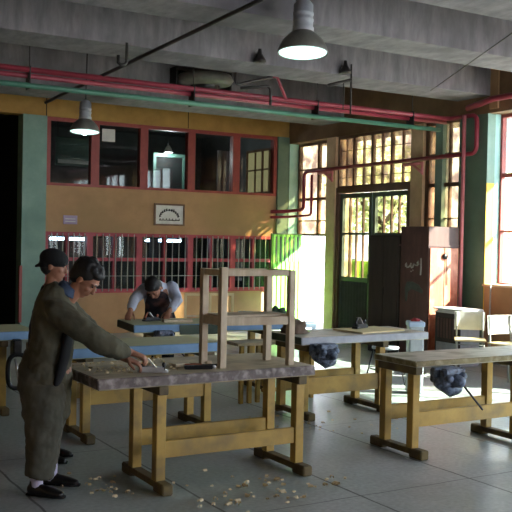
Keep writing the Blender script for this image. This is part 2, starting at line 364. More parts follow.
# lower interior windows with bars
lf = [4.53, 5.33, 6.26, 7.28, 8.18, 9.12]
for i in range(5):
    x0, x1 = lf[i], lf[i+1]; w = sempty('window_%d' % n, (x0, YB, .72)); n += 1
    a = MB(); W = x1-x0; H = 1.06; lw = .055
    a.box(0, -.03, 0, lw, .1, H); a.box(W-lw, -.03, 0, W, .1, H); a.box(lw, -.03, 0, W-lw, .1, .07); a.box(lw, -.03, H-.06, W-lw, .1, H)
    a.box(W/2-.03, -.02, .07, W/2+.03, .08, H-.06); a.box(lw, -.021, .56, W-lw, .081, .62)
    a.build('window_frame', M['pinkframe'], w)
    MB().box(lw, .03, .07, W-lw, .036, H-.06).build('pane', M['glassin'], w)
    for k in range(7):
        xx = lw+(W-2*lw)*(k+.5)/7
        MB().tube([(xx, -.055, .03), (xx, -.055, H-.02)], .009, 6).build('bar', M['bar'], w)
    q = MB(); q.tube([(0, -.055, .3), (W, -.055, .3)], .006, 6); q.build('bar_rail', M['bar'], w)

# ---------------- window wall at the right
TH = .42
def wall_piece(name, m, y0, y1, z0, z1, x0=XW, x1=XW+TH): return sbox(name, m, x0, y0, z0, x1, y1, z1)
wall_piece('wall_right_lintel', M['brown'], YF, YB+.22, 3.61, 4.75)
for y0, y1, mm in ((13.19, 13.47, 'tan'), (10.81, 11.1, 'tan'), (9.42, 9.99, 'dkgreen')):
    wall_piece('wall_right_pier', M[mm], y0, y1, 0, 3.61)
for y0, y1 in ((6.3, 6.9), (3.3, 3.9), (.3, .9), (YF, -2.1)):
    wall_piece('wall_right_pier', M['ochre'], y0, y1, 0, 3.61)
wall_piece('wall_right_sill', M['ochre'], 9.99, 10.81, 0, 1.1)
for y0, y1 in ((6.9, 9.42), (3.9, 6.3), (.9, 3.3), (-2.1, .3)):
    wall_piece('wall_right_sill', M['ochre'], y0, y1, 0, 1.1)
    sbox('trim_sill', M['tan'], XW-.03, y0, 1.1, XW+.25, y1, 1.13)
sbox('wall_right_far_jamb', M['cyan'], XW+.001, 14.74, 0, XW+.3, YB+.2, 3.61)
# painted reveal of the near pier: yellow edge then cyan
sbox('trim_7', M['yellow'], XW-.002, 9.405, .0, XW+.15, 9.419, 2.6)
sbox('trim_8', M['cyan'], XW+.15, 9.405, 1.13, XW+.40, 9.419, 3.61)
sbox('trim_10', M['green'], XW-.002, 9.405, 2.6, XW+.15, 9.419, 3.61)
# ochre pilaster above on the wall (brown strip)
sbox('trim_9', M['ochre'], XW-.03, 9.2, 3.66, XW, 9.36, 4.75)

def yz_grid(name, X, y0, y1, z0, z1, ys, zs, m, gm, fw=.05, mw=.02, d=.04, parent=None, gname='pane'):
    """window in a Y-Z plane at X: frame, mullions and one pane"""
    p = parent or sempty(name, (X, y0, z0)); W = y1-y0; H = z1-z0
    a = MB(); a.box(-d, 0, 0, d, fw, H); a.box(-d, W-fw, 0, d, W, H); a.box(-d, fw, 0, d, W-fw, fw); a.box(-d, fw, H-fw, d, W-fw, H)
    for y, w in ys: a.box(-d*.8, y-y0-w/2, fw, d*.8, y-y0+w/2, H-fw)
    for z, w in zs: a.box(-d*.7, fw, z-z0-w/2, d*.7, W-fw, z-z0+w/2)
    a.build('window_frame', m, p)
    MB().box(-.004, fw, fw, .004, W-fw, H-fw).build(gname, gm, p)
    return p
# bay A : transom over the open doorway
yz_grid('window_11', 9.65, 13.47, 14.74, 1.8, 3.61, [(14.05, .07), (13.75, .03)], [(3.1, .02), (2.52, .05), (2.1, .02)], M['dkframe'], M['glassmilk'])
# bay B : transom lights over the doors
yz_grid('window_12', 9.5, 11.1, 13.19, 2.66, 3.61, [(12.73, .05), (12.20, .06), (11.68, .05), (12.95, .008), (12.46, .008), (11.94, .008), (11.4, .008)], [(3.06, .016), (3.34, .006), (2.86, .006)], M['dkframe'], M['glassmilk'])
d = sempty('door_1', (9.5, 11.1, 0))
a = MB(); a.box(-.07, 0, 2.58, .07, 2.09, 2.68); a.box(-.07, 0, 0, .07, .09, 2.58); a.box(-.07, 2.0, 0, .07, 2.09, 2.58); a.build('door_frame', M['dkframe'], d)
for nm, y0, y1 in (('left', 1.08, 2.0), ('right', .09, 1.06)):
    a = MB(); W = y1-y0; s = .075
    a.box(-.03, y0, .02, .03, y0+s, 2.57); a.box(-.03, y1-s, .02, .03, y1, 2.57); a.box(-.03, y0+s, 2.49, .03, y1-s, 2.57); a.box(-.03, y0+s, 1.0, .03, y1-s, 1.08); a.box(-.03, y0+s, .02, .03, y1-s, .16)
    a.box(-.025, y0+s, 1.83, .025, y1-s, 1.87)
    lf_ = a.build('door_leaf', M['doorgreen'], d)
    q = MB()
    for k in range(1, 4): yy = y0+s+(W-2*s)*k/4; q.box(-.018, yy-.016, 1.08, .018, yy+.016, 2.49)
    q.build('glazing_bars', M['dkframe'], lf_)
    MB().box(-.003, y0+s, 1.08, .003, y1-s, 2.49).build('pane', M['glassdoor'], lf_)
    q = MB(); K = 9; wv = (W-2*s)/K
    for k in range(K):
        ya = y0+s+k*wv
        q.add([(-.012, ya, .16), (.012, ya+wv*.35, .16), (.012, ya+wv*.65, .16), (-.012, ya+wv, .16), (-.012, ya, 1.0), (.012, ya+wv*.35, 1.0), (.012, ya+wv*.65, 1.0), (-.012, ya+wv, 1.0)], [(0, 1, 5, 4), (1, 2, 6, 5), (2, 3, 7, 6)])
    q.build('corrugated_panel', M['doorgreen'], lf_)
    MB().tube([(-.05, y0+.04 if nm == 'left' else y1-.04, 1.0), (-.05, y0+.04 if nm == 'left' else y1-.04, 1.15)], .012, 8).build('door_handle', M['darksteel'], lf_)
# bay C
w = yz_grid('window_13', 9.5, 9.99, 10.81, 1.1, 3.61, [(10.75, .03), (10.28, .02)], [(3.1, .015), (2.62, .06), (2.1, .015), (1.7, .03)], M['dkframe'], M['glassmilk'])
MB().box(-.08, .43-.04, 0.02, .05, .43+.12, 2.49).build('mullion_post', M['green'], w)
# right hand windows
for k, (y0, y1) in enumerate(((6.9, 9.42), (3.9, 6.3), (.9, 3.3), (-2.1, .3))):
    W = y1-y0
    yz_grid('window_%d' % (14+k), 9.7, y0, y1, 1.1, 3.61, [(y0+W*j/4, .05) for j in (1, 2, 3)], [(2.72, .06), (1.9, .03)], M['redframe'], M['glassclear'])

# open lime green door leaf, swung into the room
dl = sempty('door_2', (8.76, 14.3, 0))
a = MB(); K = 7; W = .68; wv = W/K
for k in range(K):
    xa = k*wv; vs = []
    prof = [(0, 0), (.15, 0), (.3, .014), (.7, .014), (.85, 0), (1.0, 0)]
    for z in (.2, 1.82):
        for u, yy in prof: vs.append((xa+u*wv, -yy, z))
    for z in (.2, 1.82):
        for u, yy in prof: vs.append((xa+u*wv, .012-yy, z))
    c = len(prof)
    fs = []
    for i in range(c-1):
        fs.append((i, i+1, c+i+1, c+i)); fs.append((2*c+i+1, 2*c+i, 3*c+i, 3*c+i+1)); fs.append((i+1, i, 2*c+i, 2*c+i+1)); fs.append((c+i, c+i+1, 3*c+i+1, 3*c+i))
    if k == 0: fs.append((0, c, 3*c, 2*c))
    if k == K-1: fs.append((c-1, 3*c-1, 4*c-1, 2*c-1))
    a.add(vs, fs)
a.build('door_leaf', M['lime'], dl)
a = MB(); a.box(0, .012, .12, .05, .05, 1.84); a.box(W-.05, .012, .12, W, .05, 1.84); a.box(.05, .012, .12, W-.05, .05, .2); a.box(.05, .012, 1.78, W-.05, .05, 1.84); a.build('leaf_frame', M['dkgreen'], dl)
q = MB()
for k in range(K-1):
    q.box((k+1)*wv-.012, -.018, 1.3, (k+1)*wv+.012, -.001, 1.78)
q.build('vent_slots', M['dkgreen'], dl)

# ================================================================== OUTSIDE
struct(MB().box(9.85, -20, -.2, 60, 60, -.05).build('ground_yard', M['asphalt']))
M['fencelime'] = mat('vivid_lime_fence_paint', (176, 232, 30), (160, 216, 24), 3.0, .5)
f = thing('lime_green_fence', 'low lime green panel fence seen through the glass of the double doors', 'fence', (11.4, 11.5, -.05))
a = MB()
for k in range(10): a.box(0, k*.4, .1, .04, k*.4+.36, 1.36)
a.build('fence_panel', M['fencelime'], f)
for k in range(5): MB().box(.04, k*.95, 0, .1, k*.95+.06, 1.4).build('fence_post', M['dkgreen'], f)
def tree(x, y, h, r, label, seed):
    rnd = random.Random(seed)
    t = thing('leafy_tree', label, 'tree', (x, y, -.05), 0, 'trees in the yard outside the windows')
    a = MB(); a.tube([(0, 0, 0), (.05, .05, h*.35), (0, 0, h*.6)], [.16, .12, .07], 8)
    for k in range(5):
        an = rnd.random()*6.28; a.tube([(0, 0, h*.4), (math.cos(an)*r*.6, math.sin(an)*r*.6, h*.7)], [.07, .03], 6)
    a.build('trunk', M['bark'], t)
    a = MB()
    for k in range(2600):
        while True:
            p = Vector((rnd.uniform(-1, 1), rnd.uniform(-1, 1), rnd.uniform(-1, 1)))
            if p.length < 1: break
        c = Vector((p.x*r, p.y*r, h*.7+p.z*h*.32)); u = Vector((rnd.gauss(0, 1), rnd.gauss(0, 1), rnd.gauss(0, 1))).normalized(); w = u.orthogonal().normalized(); sz = rnd.uniform(.08, .17)
        a.add([c-u*sz, c+w*sz*.5, c+u*sz, c-w*sz*.5], [(0, 1, 2, 3)])
    a.build('foliage', M['leaf'], t)
tree(19, 24, 5.2, 2.0, 'pale leafy tree in the yard behind the transom above the doors', 1)
tree(24, 21.5, 4.6, 2.0, 'leafy tree in the yard seen through the tall narrow window beside the dark pier', 2)

sbox('trim_sun_blocker', M['concrete'], 9.82, -6, 3.8, 11.2, 16, 3.95)  # overhang added outside to cut off the high sun
# ================================================================== CEILING SERVICES
def arc(c, a, b, n=6):
    """rounded elbow from a through corner c to b"""
    c, a, b = Vector(c), Vector(a), Vector(b); return [tuple(a*(1-t)**2+c*2*t*(1-t)+b*t*t) for t in [i/n for i in range(n+1)]]
t = thing('red_overhead_pipe', 'long red pipe running overhead with an elbow loop down the window wall', 'pipe', (XL, 10.15, 3.6))
def L3(*p): return (p[0]-XL, p[1]-10.15, p[2]-3.6)
P = [L3(XL, 10.15, 3.62), L3(9.0, 10.15, 3.6)] + arc(L3(9.33, 10.15, 3.6), L3(9.22, 10.15, 3.6), L3(9.33, 10.04, 3.6)) + arc(L3(9.33, 9.56, 3.6), L3(9.33, 9.68, 3.6), L3(9.33, 9.56, 3.48)) + arc(L3(9.33, 9.56, 3.04), L3(9.33, 9.56, 3.16), L3(9.33, 9.68, 3.04)) + arc(L3(9.33, 14.1, 3.02), L3(9.33, 13.98, 3.02), L3(9.33, 14.1, 2.9)) + arc(L3(9.33, 14.1, 2.3), L3(9.33, 14.1, 2.4), L3(9.33, 14.2, 2.3)) + [L3(9.33, 14.66, 2.28), L3(8.95, 14.66, 2.26)]
MB().tube(P, .034, 10).build('pipe_run', M['redpipe'], t)
for x in (2.9, 5.0, 6.9, 8.6):
    a = MB(); xx = x-XL
    a.box(xx-.006, -.045, -.21, xx+.006, .12, .05); a.tube([(xx, 0, .05), (xx, 0, 1.15)], .006, 6)
    a.build('hanger', M['dkpipe'], t)
t2 = MB().tube([(0, 0, 0), (9.33-XL, 0, 0)], .030, 10).build('red_parallel_pipe', M['redpipe'], loc=(XL, 10.22, 3.55))
tag(t2, 'second red pipe running close beside and just below the red overhead pipe', 'pipe')
t3 = MB().tube([(0, 0, 0), (9.1-XL, 0, -.02)], .033, 10).build('green_overhead_pipe', M['greenpipe'], loc=(XL, 10.1, 3.43))
tag(t3, 'green pipe running overhead just below the red pipes', 'pipe')
t4 = MB().tube([(0, 0, 0), (0, 0, 3.6)], .030, 12).build('pink_vertical_pipe', M['pinkpipe'], loc=(9.25, 9.74, 0))
tag(t4, 'pale pink vertical pipe dropping from the red pipes beside the tall cabinet', 'pipe')
P = [(9.27, 9.7, 3.7), (9.27, 9.2, 3.78), (9.27, 2.0, 3.8)]
t5 = MB().tube([(p[0]-9.27, p[1]-9.7, p[2]-3.7) for p in P], .045, 10).build('red_wall_pipe', M['redpipe'], loc=(9.27, 9.7, 3.7))
tag(t5, 'red pipe leaving the frame at upper right along the window wall top', 'pipe')
t6 = MB().tube([(0, 0, 0), (0, 0, -.62)]+arc((0, 0, -.76), (0, 0, -.66), (0, .1, -.76))+[(0, .8, -.78), (-.4, .8, -.8)], .026, 8).build('red_loop_pipe', M['redpipe'], loc=(9.33, 13.84, 2.95))
tag(t6, 'thinner red pipe dropping inside the loop of the larger one beside the open doorway', 'pipe')
for yy, lab in ((13.45, 'pink steel bracket holding the pipe on the pier beside the doorway'), (11.0, 'pink steel bracket holding the pipe on the pier right of the double doors')):
    a = MB(); a.tube([(0, 0, 0), (0, -.26, -.16)], .022, 8); a.tube([(0, .2, 0), (0, -.2, .0)], .028, 8); a.tube([(.0, -.25, .02), (.0, -.25, -.18)], .02, 8)
    tag(a.build('pipe_bracket', M['pinkpipe'], loc=(9.34, yy, 2.97)), lab, 'bracket', 'pipe brackets')
# branch pipes near the fan opening
a = MB(); a.tube([(0, 0, .15)]+arc((0, 0, 0), (0, 0, .06), (.06, 0, .01))+[(.55, 0, .16)], .02, 8)
a.tube([(.08, 0, -.04), (.45, .0, .02)]+arc((.53, 0, .03), (.46, 0, .025), (.53, 0, -.05))+[(.53, 0, -.22)], .018, 8)
o = a.build('branch_pipe', M['dkpipe'], loc=(5.53, 10.0, 3.7)); tag(o, 'pair of bent dark branch pipes rising above the red pipe, right of the ceiling fan', 'pipe')
MB().tube([(.55, 0, .16), (.62, 0, .17), (.66, .02, .12), (.82, .08, -.1)], .021, 8).build('red_branch', M['redpipe'], o)
a = MB(); a.tube([(0, 0, .25), (0, 0, .05)]+arc((0, 0, 0), (0, 0, .05), (-.07, 0, 0))+[(-.1, 0, .02), (-.1, 0, .1)], .018, 8)
tag(a.build('pipe_hook', M['dkpipe'], loc=(3.74, 9.28, 3.62)), 'small dark U shaped hook hanging from the ceiling beam at left', 'hook')
a = MB(); a.tube([(0, 0, 0), (0, 0, .64)], .012, 8); a.tube([(-.36, 0, .33), (0, 0, .44)], .022, 8); a.tube([(-.12, 0, .4), (-.12, 0, .05)], .008, 6)
tag(a.build('hanging_bracket', M['dkpipe'], loc=(6.85, 9.3, 3.36)), 'dark vertical rod with a side arm hanging in front of the ceiling beam', 'bracket')
for p, lab in (((5.46, 9.28, 3.86), 'small dark cone fitting on the ceiling beam beside the nearer lamp'), ((6.74, 9.28, 3.87), 'small dark cone fitting on the ceiling beam above the hanging rod')):
    a = MB(); a.lathe([(.02, .16), (.03, .1), (.075, .03), (.08, 0), (.01, .0)], 14); a.tube([(0, 0, .1), (0, .07, .1)], .012, 6)
    tag(a.build('cone_fitting', M['dkpipe'], loc=p), lab, 'fitting')
# exhaust fan box on the far beam
t = thing('exhaust_fan', 'dark round exhaust fan in a recessed box on the far ceiling beam', 'fan', (6.46, 12.9, 4.2))
a = MB(); a.box(-.5, -.18, .16, .5, .05, .22); a.box(-.5, -.18, -.08, -.46, .05, .16); a.box(.46, -.18, -.08, .5, .05, .16); a.box(-.5, .02, -.08, .5, .05, .16); a.build('housing', M['dkpipe'], t)
a = MB(); a.lathe([(.1, .12), (.42, .1), (.46, .02), (.42, -.04), (.3, -.06), (.05, -.1)], 28, (0, -.2, .02)); a.build('fan_cowl', M['lampgrey'], t)
a = MB(); a.lathe([(.24, -.06), (.22, -.16), (.05, -.17)], 20, (0, -.2, .02)); a.build('motor', M['darksteel'], t)
# cables
def cable(name, p, q, r, lab, m='dkpipe', sag=.0):
    p, q = Vector(p), Vector(q); pts = []
    for i in range(13):
        t_ = i/12; v = (q-p)*t_; v.z -= sag*4*t_*(1-t_); pts.append(tuple(v))
    tag(MB().tube(pts, r, 8).build(name, M[m], loc=p), lab, 'cable')
cable('steel_cable', (3.66, 12.0, 3.535), (4.02, 6.8, 3.845), .022, 'thick dark cable slanting under the ceiling beams from the farther lamp to the top edge')
cable('thin_cable', (8.2, 9.3, 3.8), (6.05, 5.42, 3.75), .007, 'thin dark wire slanting across the ceiling at upper right')

def lamp(loc, R_, hs, label):
    t = thing('pendant_lamp', label, 'lamp', loc, 0, 'industrial dome lamps hanging from the ceiling')
    t.rotation_euler = Matrix.Rotation(math.radians(-5), 3, Vector((.862, -.507, 0))).to_euler()
    k = R_/.235
    a = MB(); a.lathe([(.235, 0), (.238, .005), (.225, .05), (.19, .12), (.14, .17), (.1, .20), (.095, .205), (.09, .2), (.13, .165), (.18, .115), (.215, .05), (.228, .003), (.235, 0)], 40)
    for i, v in enumerate(a.v): a.v[i] = (v[0]*k, v[1]*k, v[2]*k)
    a.build('lamp_shade', M['lampgrey'], t)
    a = MB(); a.lathe([(.001, .2), (.1, .2), (.1, .24), (.092, .25), (.092, .3), (.097, .305), (.097, .32), (.092, .325), (.092, .36), (.097, .365), (.097, .38), (.092, .385), (.092, .46), (.06, .5), (.02, .51), (.015, .52)], 28)
    for i, v in enumerate(a.v): a.v[i] = (v[0]*k, v[1]*k, v[2]*k)
    a.build('ballast_housing', M['greybox'], t)
    a = MB(); a.tube([(0, 0, .5*k), (0, 0, hs-.04)], .012, 8); a.build('suspension_rod', M['dkpipe'], t)
    a = MB(); a.lathe([(.001, .035), (.12, .03), (.222, .012), (.222, .006), (.001, .006)], 32)
    for i, v in enumerate(a.v): a.v[i] = (v[0]*k, v[1]*k, v[2]*k)
    a.build('glowing_lens', M['lensglow'], t)
    a = MB(); a.ball((0, 0, -.0), .05*k, rz=.05*k); a.build('bulb', M['glow'], t)
lamp((4.52, 6.9, 3.44), .235, 1.3, 'large grey dome lamp glowing pale green, hanging nearest at top centre')
lamp((4.33, 12.3, 3.21), .215, 1.5, 'smaller grey dome lamp hanging farther back near the green pilaster')

# ================================================================== THINGS IN THE BACK ROOMS / ON THE BACK WALL
s = thing('framed_sign', 'small framed white sign with arched black lettering on the ochre wall', 'sign', (6.845, YB, 2.135))
a = MB(); W2, H2 = .305, .2
a.box(-W2, -.03, -H2, W2, -.0, -H2+.03); a.box(-W2, -.03, H2-.03, W2, 0, H2); a.box(-W2, -.03, -H2+.03, -W2+.03, 0, H2-.03); a.box(W2-.03, -.03, -H2+.03, W2, 0, H2-.03); a.build('frame', M['dkframe'], s)
MB().box(-W2+.03, -.015, -H2+.03, W2-.03, -.004, H2-.03).build('sign_face', M['paper'], s)
a = MB(); rnd = random.Random(3)
def stroke(pts, r=.011): a.tube([(x, -.018, z) for x, z in pts], r, 5)
for k in range(11):     # arched upper line of script
    an = math.radians(165-k*15); cx, cz = .19*math.cos(an), -.06+.15*math.sin(an)
    stroke([(cx-.015, cz-.022), (cx-.004, cz+.02+rnd.uniform(-.005, .012))]); stroke([(cx-.008, cz-.012), (cx+.018, cz-.006)], .007)
    if k % 3 == 0: stroke([(cx+.012, cz+.018), (cx+.018, cz+.02)], .006)
a.build('upper_lettering', M['ink'], s); a = MB()
for k in range(13):     # straight lower line of script
    cx = -.19+k*.032; stroke([(cx-.014, -.1), (cx+.014, -.1+rnd.uniform(-.006, .006))], .008)
    if k % 2 == 0: stroke([(cx, -.098), (cx+rnd.uniform(-.006, .01), -.066)], .007)
a.build('lower_lettering', M['ink'], s)
t = MB().box(-.125, -.012, -.075, .125, 0, .075, b=.004); o = t.build('wall_plate', M['lilac'], loc=(4.975, YB, 1.99)); tag(o, 'small lilac plate with faint writing on the wall near the pilaster', 'plate')
a = MB()
for k in range(2): a.box(-.09, -.014, .01-k*.045, .09, -.0125, .022-k*.045)
a.build('printed_lines', M['white'], o)
# fluorescent tubes in the lower room
for x0, x1, lab in ((4.84, 5.62, 'long fluorescent tube glowing in the lower window nearest the pilaster'), (6.70, 7.10, 'left of two glowing fluorescent tubes in the lower window below the framed sign'), (7.15, 7.50, 'right of two glowing fluorescent tubes in the lower window below the framed sign')):
    t = thing('tube_light', lab, 'light', (x0, 15.6, 1.66), 0, 'fluorescent tubes in the lower back room')
    MB().tube([(.03, 0, 0), (x1-x0-.03, 0, 0)], .028, 10).build('tube', M['tube'], t)
    a = MB(); a.box(0, -.02, -.0, .03, .02, .09); a.box(x1-x0-.03, -.02, 0, x1-x0, .02, .09); a.box(0, -.035, .06, x1-x0, .035, .1); a.build('fixture', M['white'], t)
    a = MB(); a.tube([((x1-x0)/2, 0, .1), ((x1-x0)/2, 0, .44)], .006, 6); a.build('drop_rod', M['dark'], t)
# pale curtains behind the barred windows
for x0, x1, z0, z1, lab in ((5.6, 5.75, 1.3, 1.69, 'pale curtain strip in the second barred window'), (5.92, 6.08, 1.28, 1.69, 'pale curtain strip at the right of the second barred window'), (6.62, 6.80, 1.28, 1.69, 'pale curtain strip in the barred window under the sign'), (8.45, 8.6, .9, 1.69, 'grey curtain strip in the fifth barred window')):
    a = MB(); K = 16; f1 = []; 
    for k in range(K+1): u = k/K; f1.append((x0+(x1-x0)*u-x0, .02*math.sin(u*25)))
    rings = [[(x, y, z) for x, y in f1]+[(x, y+.006, z) for x, y in reversed(f1)] for z in (z0, z1)]
    a.ring_loft(rings); tag(a.build('curtain_strip', M['curtain'], loc=(x0, 15.15, 0)), lab, 'curtain', 'curtains behind the barred windows')
# upper room contents
a = MB(); a.box(-.42, -.04, -.27, .42, 0, .27, b=.01); o = a.build('notice_board', M['paneframe'], loc=(5.62, 16.4, 3.32)); tag(o, 'pale green board in the upper room behind the first window', 'board')
MB().box(-.38, -.05, -.23, .38, -.041, -.16).build('lower_strip', M['white'], o)
for x in (-.38, .38): MB().tube([(x, -.02, .27), (x, -.02, .78)], .006, 6).build('hanging_wire', M['dkpipe'], o)
o = MB().box(-.12, -.004, -.11, .12, 0, .11).build('paper_sheet', M['paper'], loc=(5.66, YB+.028, 3.5)); tag(o, 'white paper sheet stuck to the second upper window pane', 'paper')
t = thing('bell_lamp', 'small white bell lamp hanging behind the third upper window', 'lamp', (7.45, 16.2, 3.42))
MB().lathe([(.09, 0), (.085, .03), (.05, .1), (.015, .15), (.01, .16)], 16).build('lamp_shade', M['paper'], t); MB().tube([(0, 0, .15), (0, 0, .68)], .006, 6).build('cord', M['dark'], t)
ld = bpy.data.lights.new('upper_room_fill', 'POINT'); ld.energy = 38; ld.shadow_soft_size = .06; ld.color = (.95, 1, 1); lo = bpy.data.objects.new('upper_room_fill', ld); col.objects.link(lo); lo.location = (7.45, 16.2, 3.36)  # fill light added under the bell lamp to brighten the upper room
t = thing('inner_doorway', 'green door frame standing in the upper room behind the third window', 'door frame', (7.58, 16.4, 2.25))
a = MB(); a.box(-.36, 0, 0, -.30, .08, 1.1); a.box(.30, 0, 0, .36, .08, 1.1); a.box(-.36, 0, 1.1, .36, .08, 1.17); a.build('frame', M['paneframe'], t); MB().box(-.30, .04, 0, .30, .06, 1.1).build('door_leaf', M['black'], t)
a = MB(); K = 14; f1 = [(k/K*.34, .03*math.sin(k/K*22)) for k in range(K+1)]
a.ring_loft([[(x, y, z) for x, y in f1]+[(x, y+.006, z) for x, y in reversed(f1)] for z in (0, .95)])
tag(a.build('hanging_curtain', M['curtain'], loc=(8.14, 15.4, 2.5)), 'white hanging curtain behind the fourth upper window', 'curtain')
w = sempty('window_18', (9.56, 15.5, 2.68))
a = MB(); a.box(0, 0, 0, .03, .05, .95); a.box(0, 1.2, 0, .03, 1.25, .95); a.box(0, .05, 0, .03, 1.2, .05); a.box(0, .05, .9, .03, 1.2, .95); a.box(0, .55, .05, .03, .6, .9); a.box(0, .28, .05, .03, .31, .9); a.box(0, .86, .05, .03, .89, .9); a.box(0, .05, .5, .03, 1.2, .53); a.build('window_frame', M['dkframe'], w)
MB().box(.034, .0, 0, .04, 1.25, .95).build('glowing_pane', emit('daylight_glow', (220, 206, 150), .45), w)  # pane glows by itself in place of daylight behind it

# ================================================================== WORKBENCHES
def vise(parent, x, y, z, facing=-1, s=1.0, handle=True):
    """cast iron bench vise under the front edge, jaws towards -y"""
    a = MB(); f = facing
    a.box(x-.12*s, y, z-.11*s, x+.10*s, y+f*.07*s, z-.005, b=.015)
    a.box(x-.10*s, y+f*.08*s, z-.13*s, x+.09*s, y+f*.15*s, z-.0, b=.018)
    a.loft([(x-.08*s, y+f*.07*s, z-.11*s, .045*s), (x, y+f*.1*s, z-.16*s, .055*s), (x+.05*s, y+f*.1*s, z-.15*s, .05*s)], 12)
    a.loft([(x, y+f*.02, z-.08*s, .06*s), (x, y+f*.19*s, z-.09*s, .045*s)], 12)
    a.ball((x+.06*s, y+f*.16*s, z-.06*s), .03*s); a.ball((x-.07*s, y+f*.16*s, z-.07*s), .03*s)
    v = a.build('vise', M['iron'], parent)
    a = MB(); a.box(x-.09*s, y+f*.15*s, z-.03*s, x+.08*s, y+f*.158*s, z-.006*s); a.build('jaw_plate', M['iron'], v)
    if handle: MB().tube([(x+.03*s, y+f*.2*s, z-.12*s), (x+.20*s, y+f*.22*s, z-.30*s)], .009, 8).build('handle', M['darksteel'], v)
    return v
def bench(label, x0, y0, L, W, legs, H=.79, top='wornout', edge='edgeA', th=.075, rail=(.22, .335), rz=0, fy=(-.08, .72), apron=None, end='edgeA', group='mustard legged workbenches'):
    t = thing('workbench', label, 'workbench', (x0, y0, 0), rz, group)
    a = MB()
    # tabletop with slightly worn irregular outline
    a.box(0, 0, H-th, L, W, H, b=.008)
    for i, v in enumerate(a.v): a.v[i] = (v[0]+.008*noise.noise(Vector((v[1]*5, v[2]*9, 1))), v[1]+.006*noise.noise(Vector((v[0]*5, v[2]*9, 4))), v[2])
    tt = a.build('tabletop', [M[top], M[edge], M[end]], t)
    for p in tt.data.polygons:
        nn = p.normal
        if nn.z > .5: p.material_index = 0
        elif abs(nn.y) > .5: p.material_index = 1
        elif abs(nn.x) > .5: p.material_index = 2
        else: p.material_index = 1
    ya, yb = fy[0]+.12, fy[1]-.12
    for lx in legs:
        a = MB(); a.box(lx-.04, fy[0], 0, lx+.04, fy[0]+.16, .075, b=.01); a.box(lx-.04, fy[1]-.16, 0, lx+.04, fy[1], .075, b=.01); a.box(lx-.035, fy[0]+.15, .025, lx+.035, fy[1]-.15, .072, b=.004); a.build('foot', M['foot'], t)
        for yy in (ya, yb-.075): MB().box(lx-.035, yy, .07, lx+.035, yy+.075, H-th-.06, b=.004).build('leg', M['gold'], t)
        MB().box(lx-.035, max(.01, ya-.05), H-th-.06, lx+.035, yb+.03, H-th, b=.004).build('bearer', M['foot'], t)
    for yy in (ya+.015, yb-.06):
        MB().box(legs[0]+.035, yy, rail[0], legs[1]-.035, yy+.035, rail[1], b=.003).build('rail', M['gold'], t)
    if apron: MB().box(legs[0]-.2, ya-.0, H-th-.1, legs[1]+.1, ya+.03, H-th-.0).build('apron', M[apron], t)
    return t
bA = bench('front workbench with a worn grey top where the man in olive works', 2.0, 5.36, 1.68, .8, (.47, 1.58), th=.075, fy=(-.08, .64))
bB = bench('right front workbench with a pale bare top and blue grey vise', 4.62, 5.34, 1.85, .53, (.05, 1.2), top='topR', edge='edgeR', end='edgeR', H=.77, th=.05, rail=(.235, .355), fy=(-.08, .58))
vise(bB, .27, -.0, .725, -1, 1.1)
bC = bench('workbench with a dusty olive top and blue front edge behind the front bench', 2.15, 6.9, 1.55, .62, (.37, 1.5), top='olivetop', edge='blue', end='foot', th=.085, rail=(.3, .43), fy=(-.02, .64))
bM = bench('second row workbench carrying the plywood sheet and a hand plane', 4.6, 6.94, 1.57, .66, (.1, 1.02), top='topR', edge='paleblue', end='mosstop', th=.075, rail=(.23, .39), fy=(-.06, .66))
vise(bM, .21, -.0, .74, -1, 1.1, handle=False)
bD = bench('far workbench with blue and dark green edge where the stooping worker leans', 3.58, 8.56, 1.9, .7, (.3, 1.55), top='olivetop', edge='blue', end='mosstop', th=.085, rail=(.25, .37), rz=math.radians(-7), fy=(-.04, .66))
MB().box(.5, -.012, .68, .98, -.004, .785).build('edge_board', M['mosstop'], bD)
vise(bD, .32, -.0, .74, -1, .9)
bF = bench('workbench with a blue edge at the left picture edge behind the man', .9, 8.36, 1.62, .72, (.12, 1.3), top='olivetop', edge='blue', end='foot', th=.085, rail=(.33, .52), fy=(-.04, .68))
# ring handled clamp on bench F
t = thing('hoop_clamp', 'dark hoop shaped clamp hanging from the blue edged bench behind the man', 'clamp', (2.30, 8.3, .42))
pts = [(.09*math.copysign(abs(math.cos(a))**.7, math.cos(a)), 0, .16*math.copysign(abs(math.sin(a))**.7, math.sin(a))) for a in [2*PI*i/24 for i in range(25)]]
MB().tube(pts, .022, 8, caps=False).build('hoop', M['darksteel'], t)
MB().tube([(-.02, 0, .12), (.02, 0, -.12)], .013, 8).build('screw', M['steel'], t)
MB().box(-.04, -.01, .14, .04, .12, .30, b=.01).build('bracket', M['darksteel'], t)
vis_h = MB().tube([(.05, .0, -.12), (.05, 0, -.3)], .008, 6).build('handle', M['darksteel'], t)

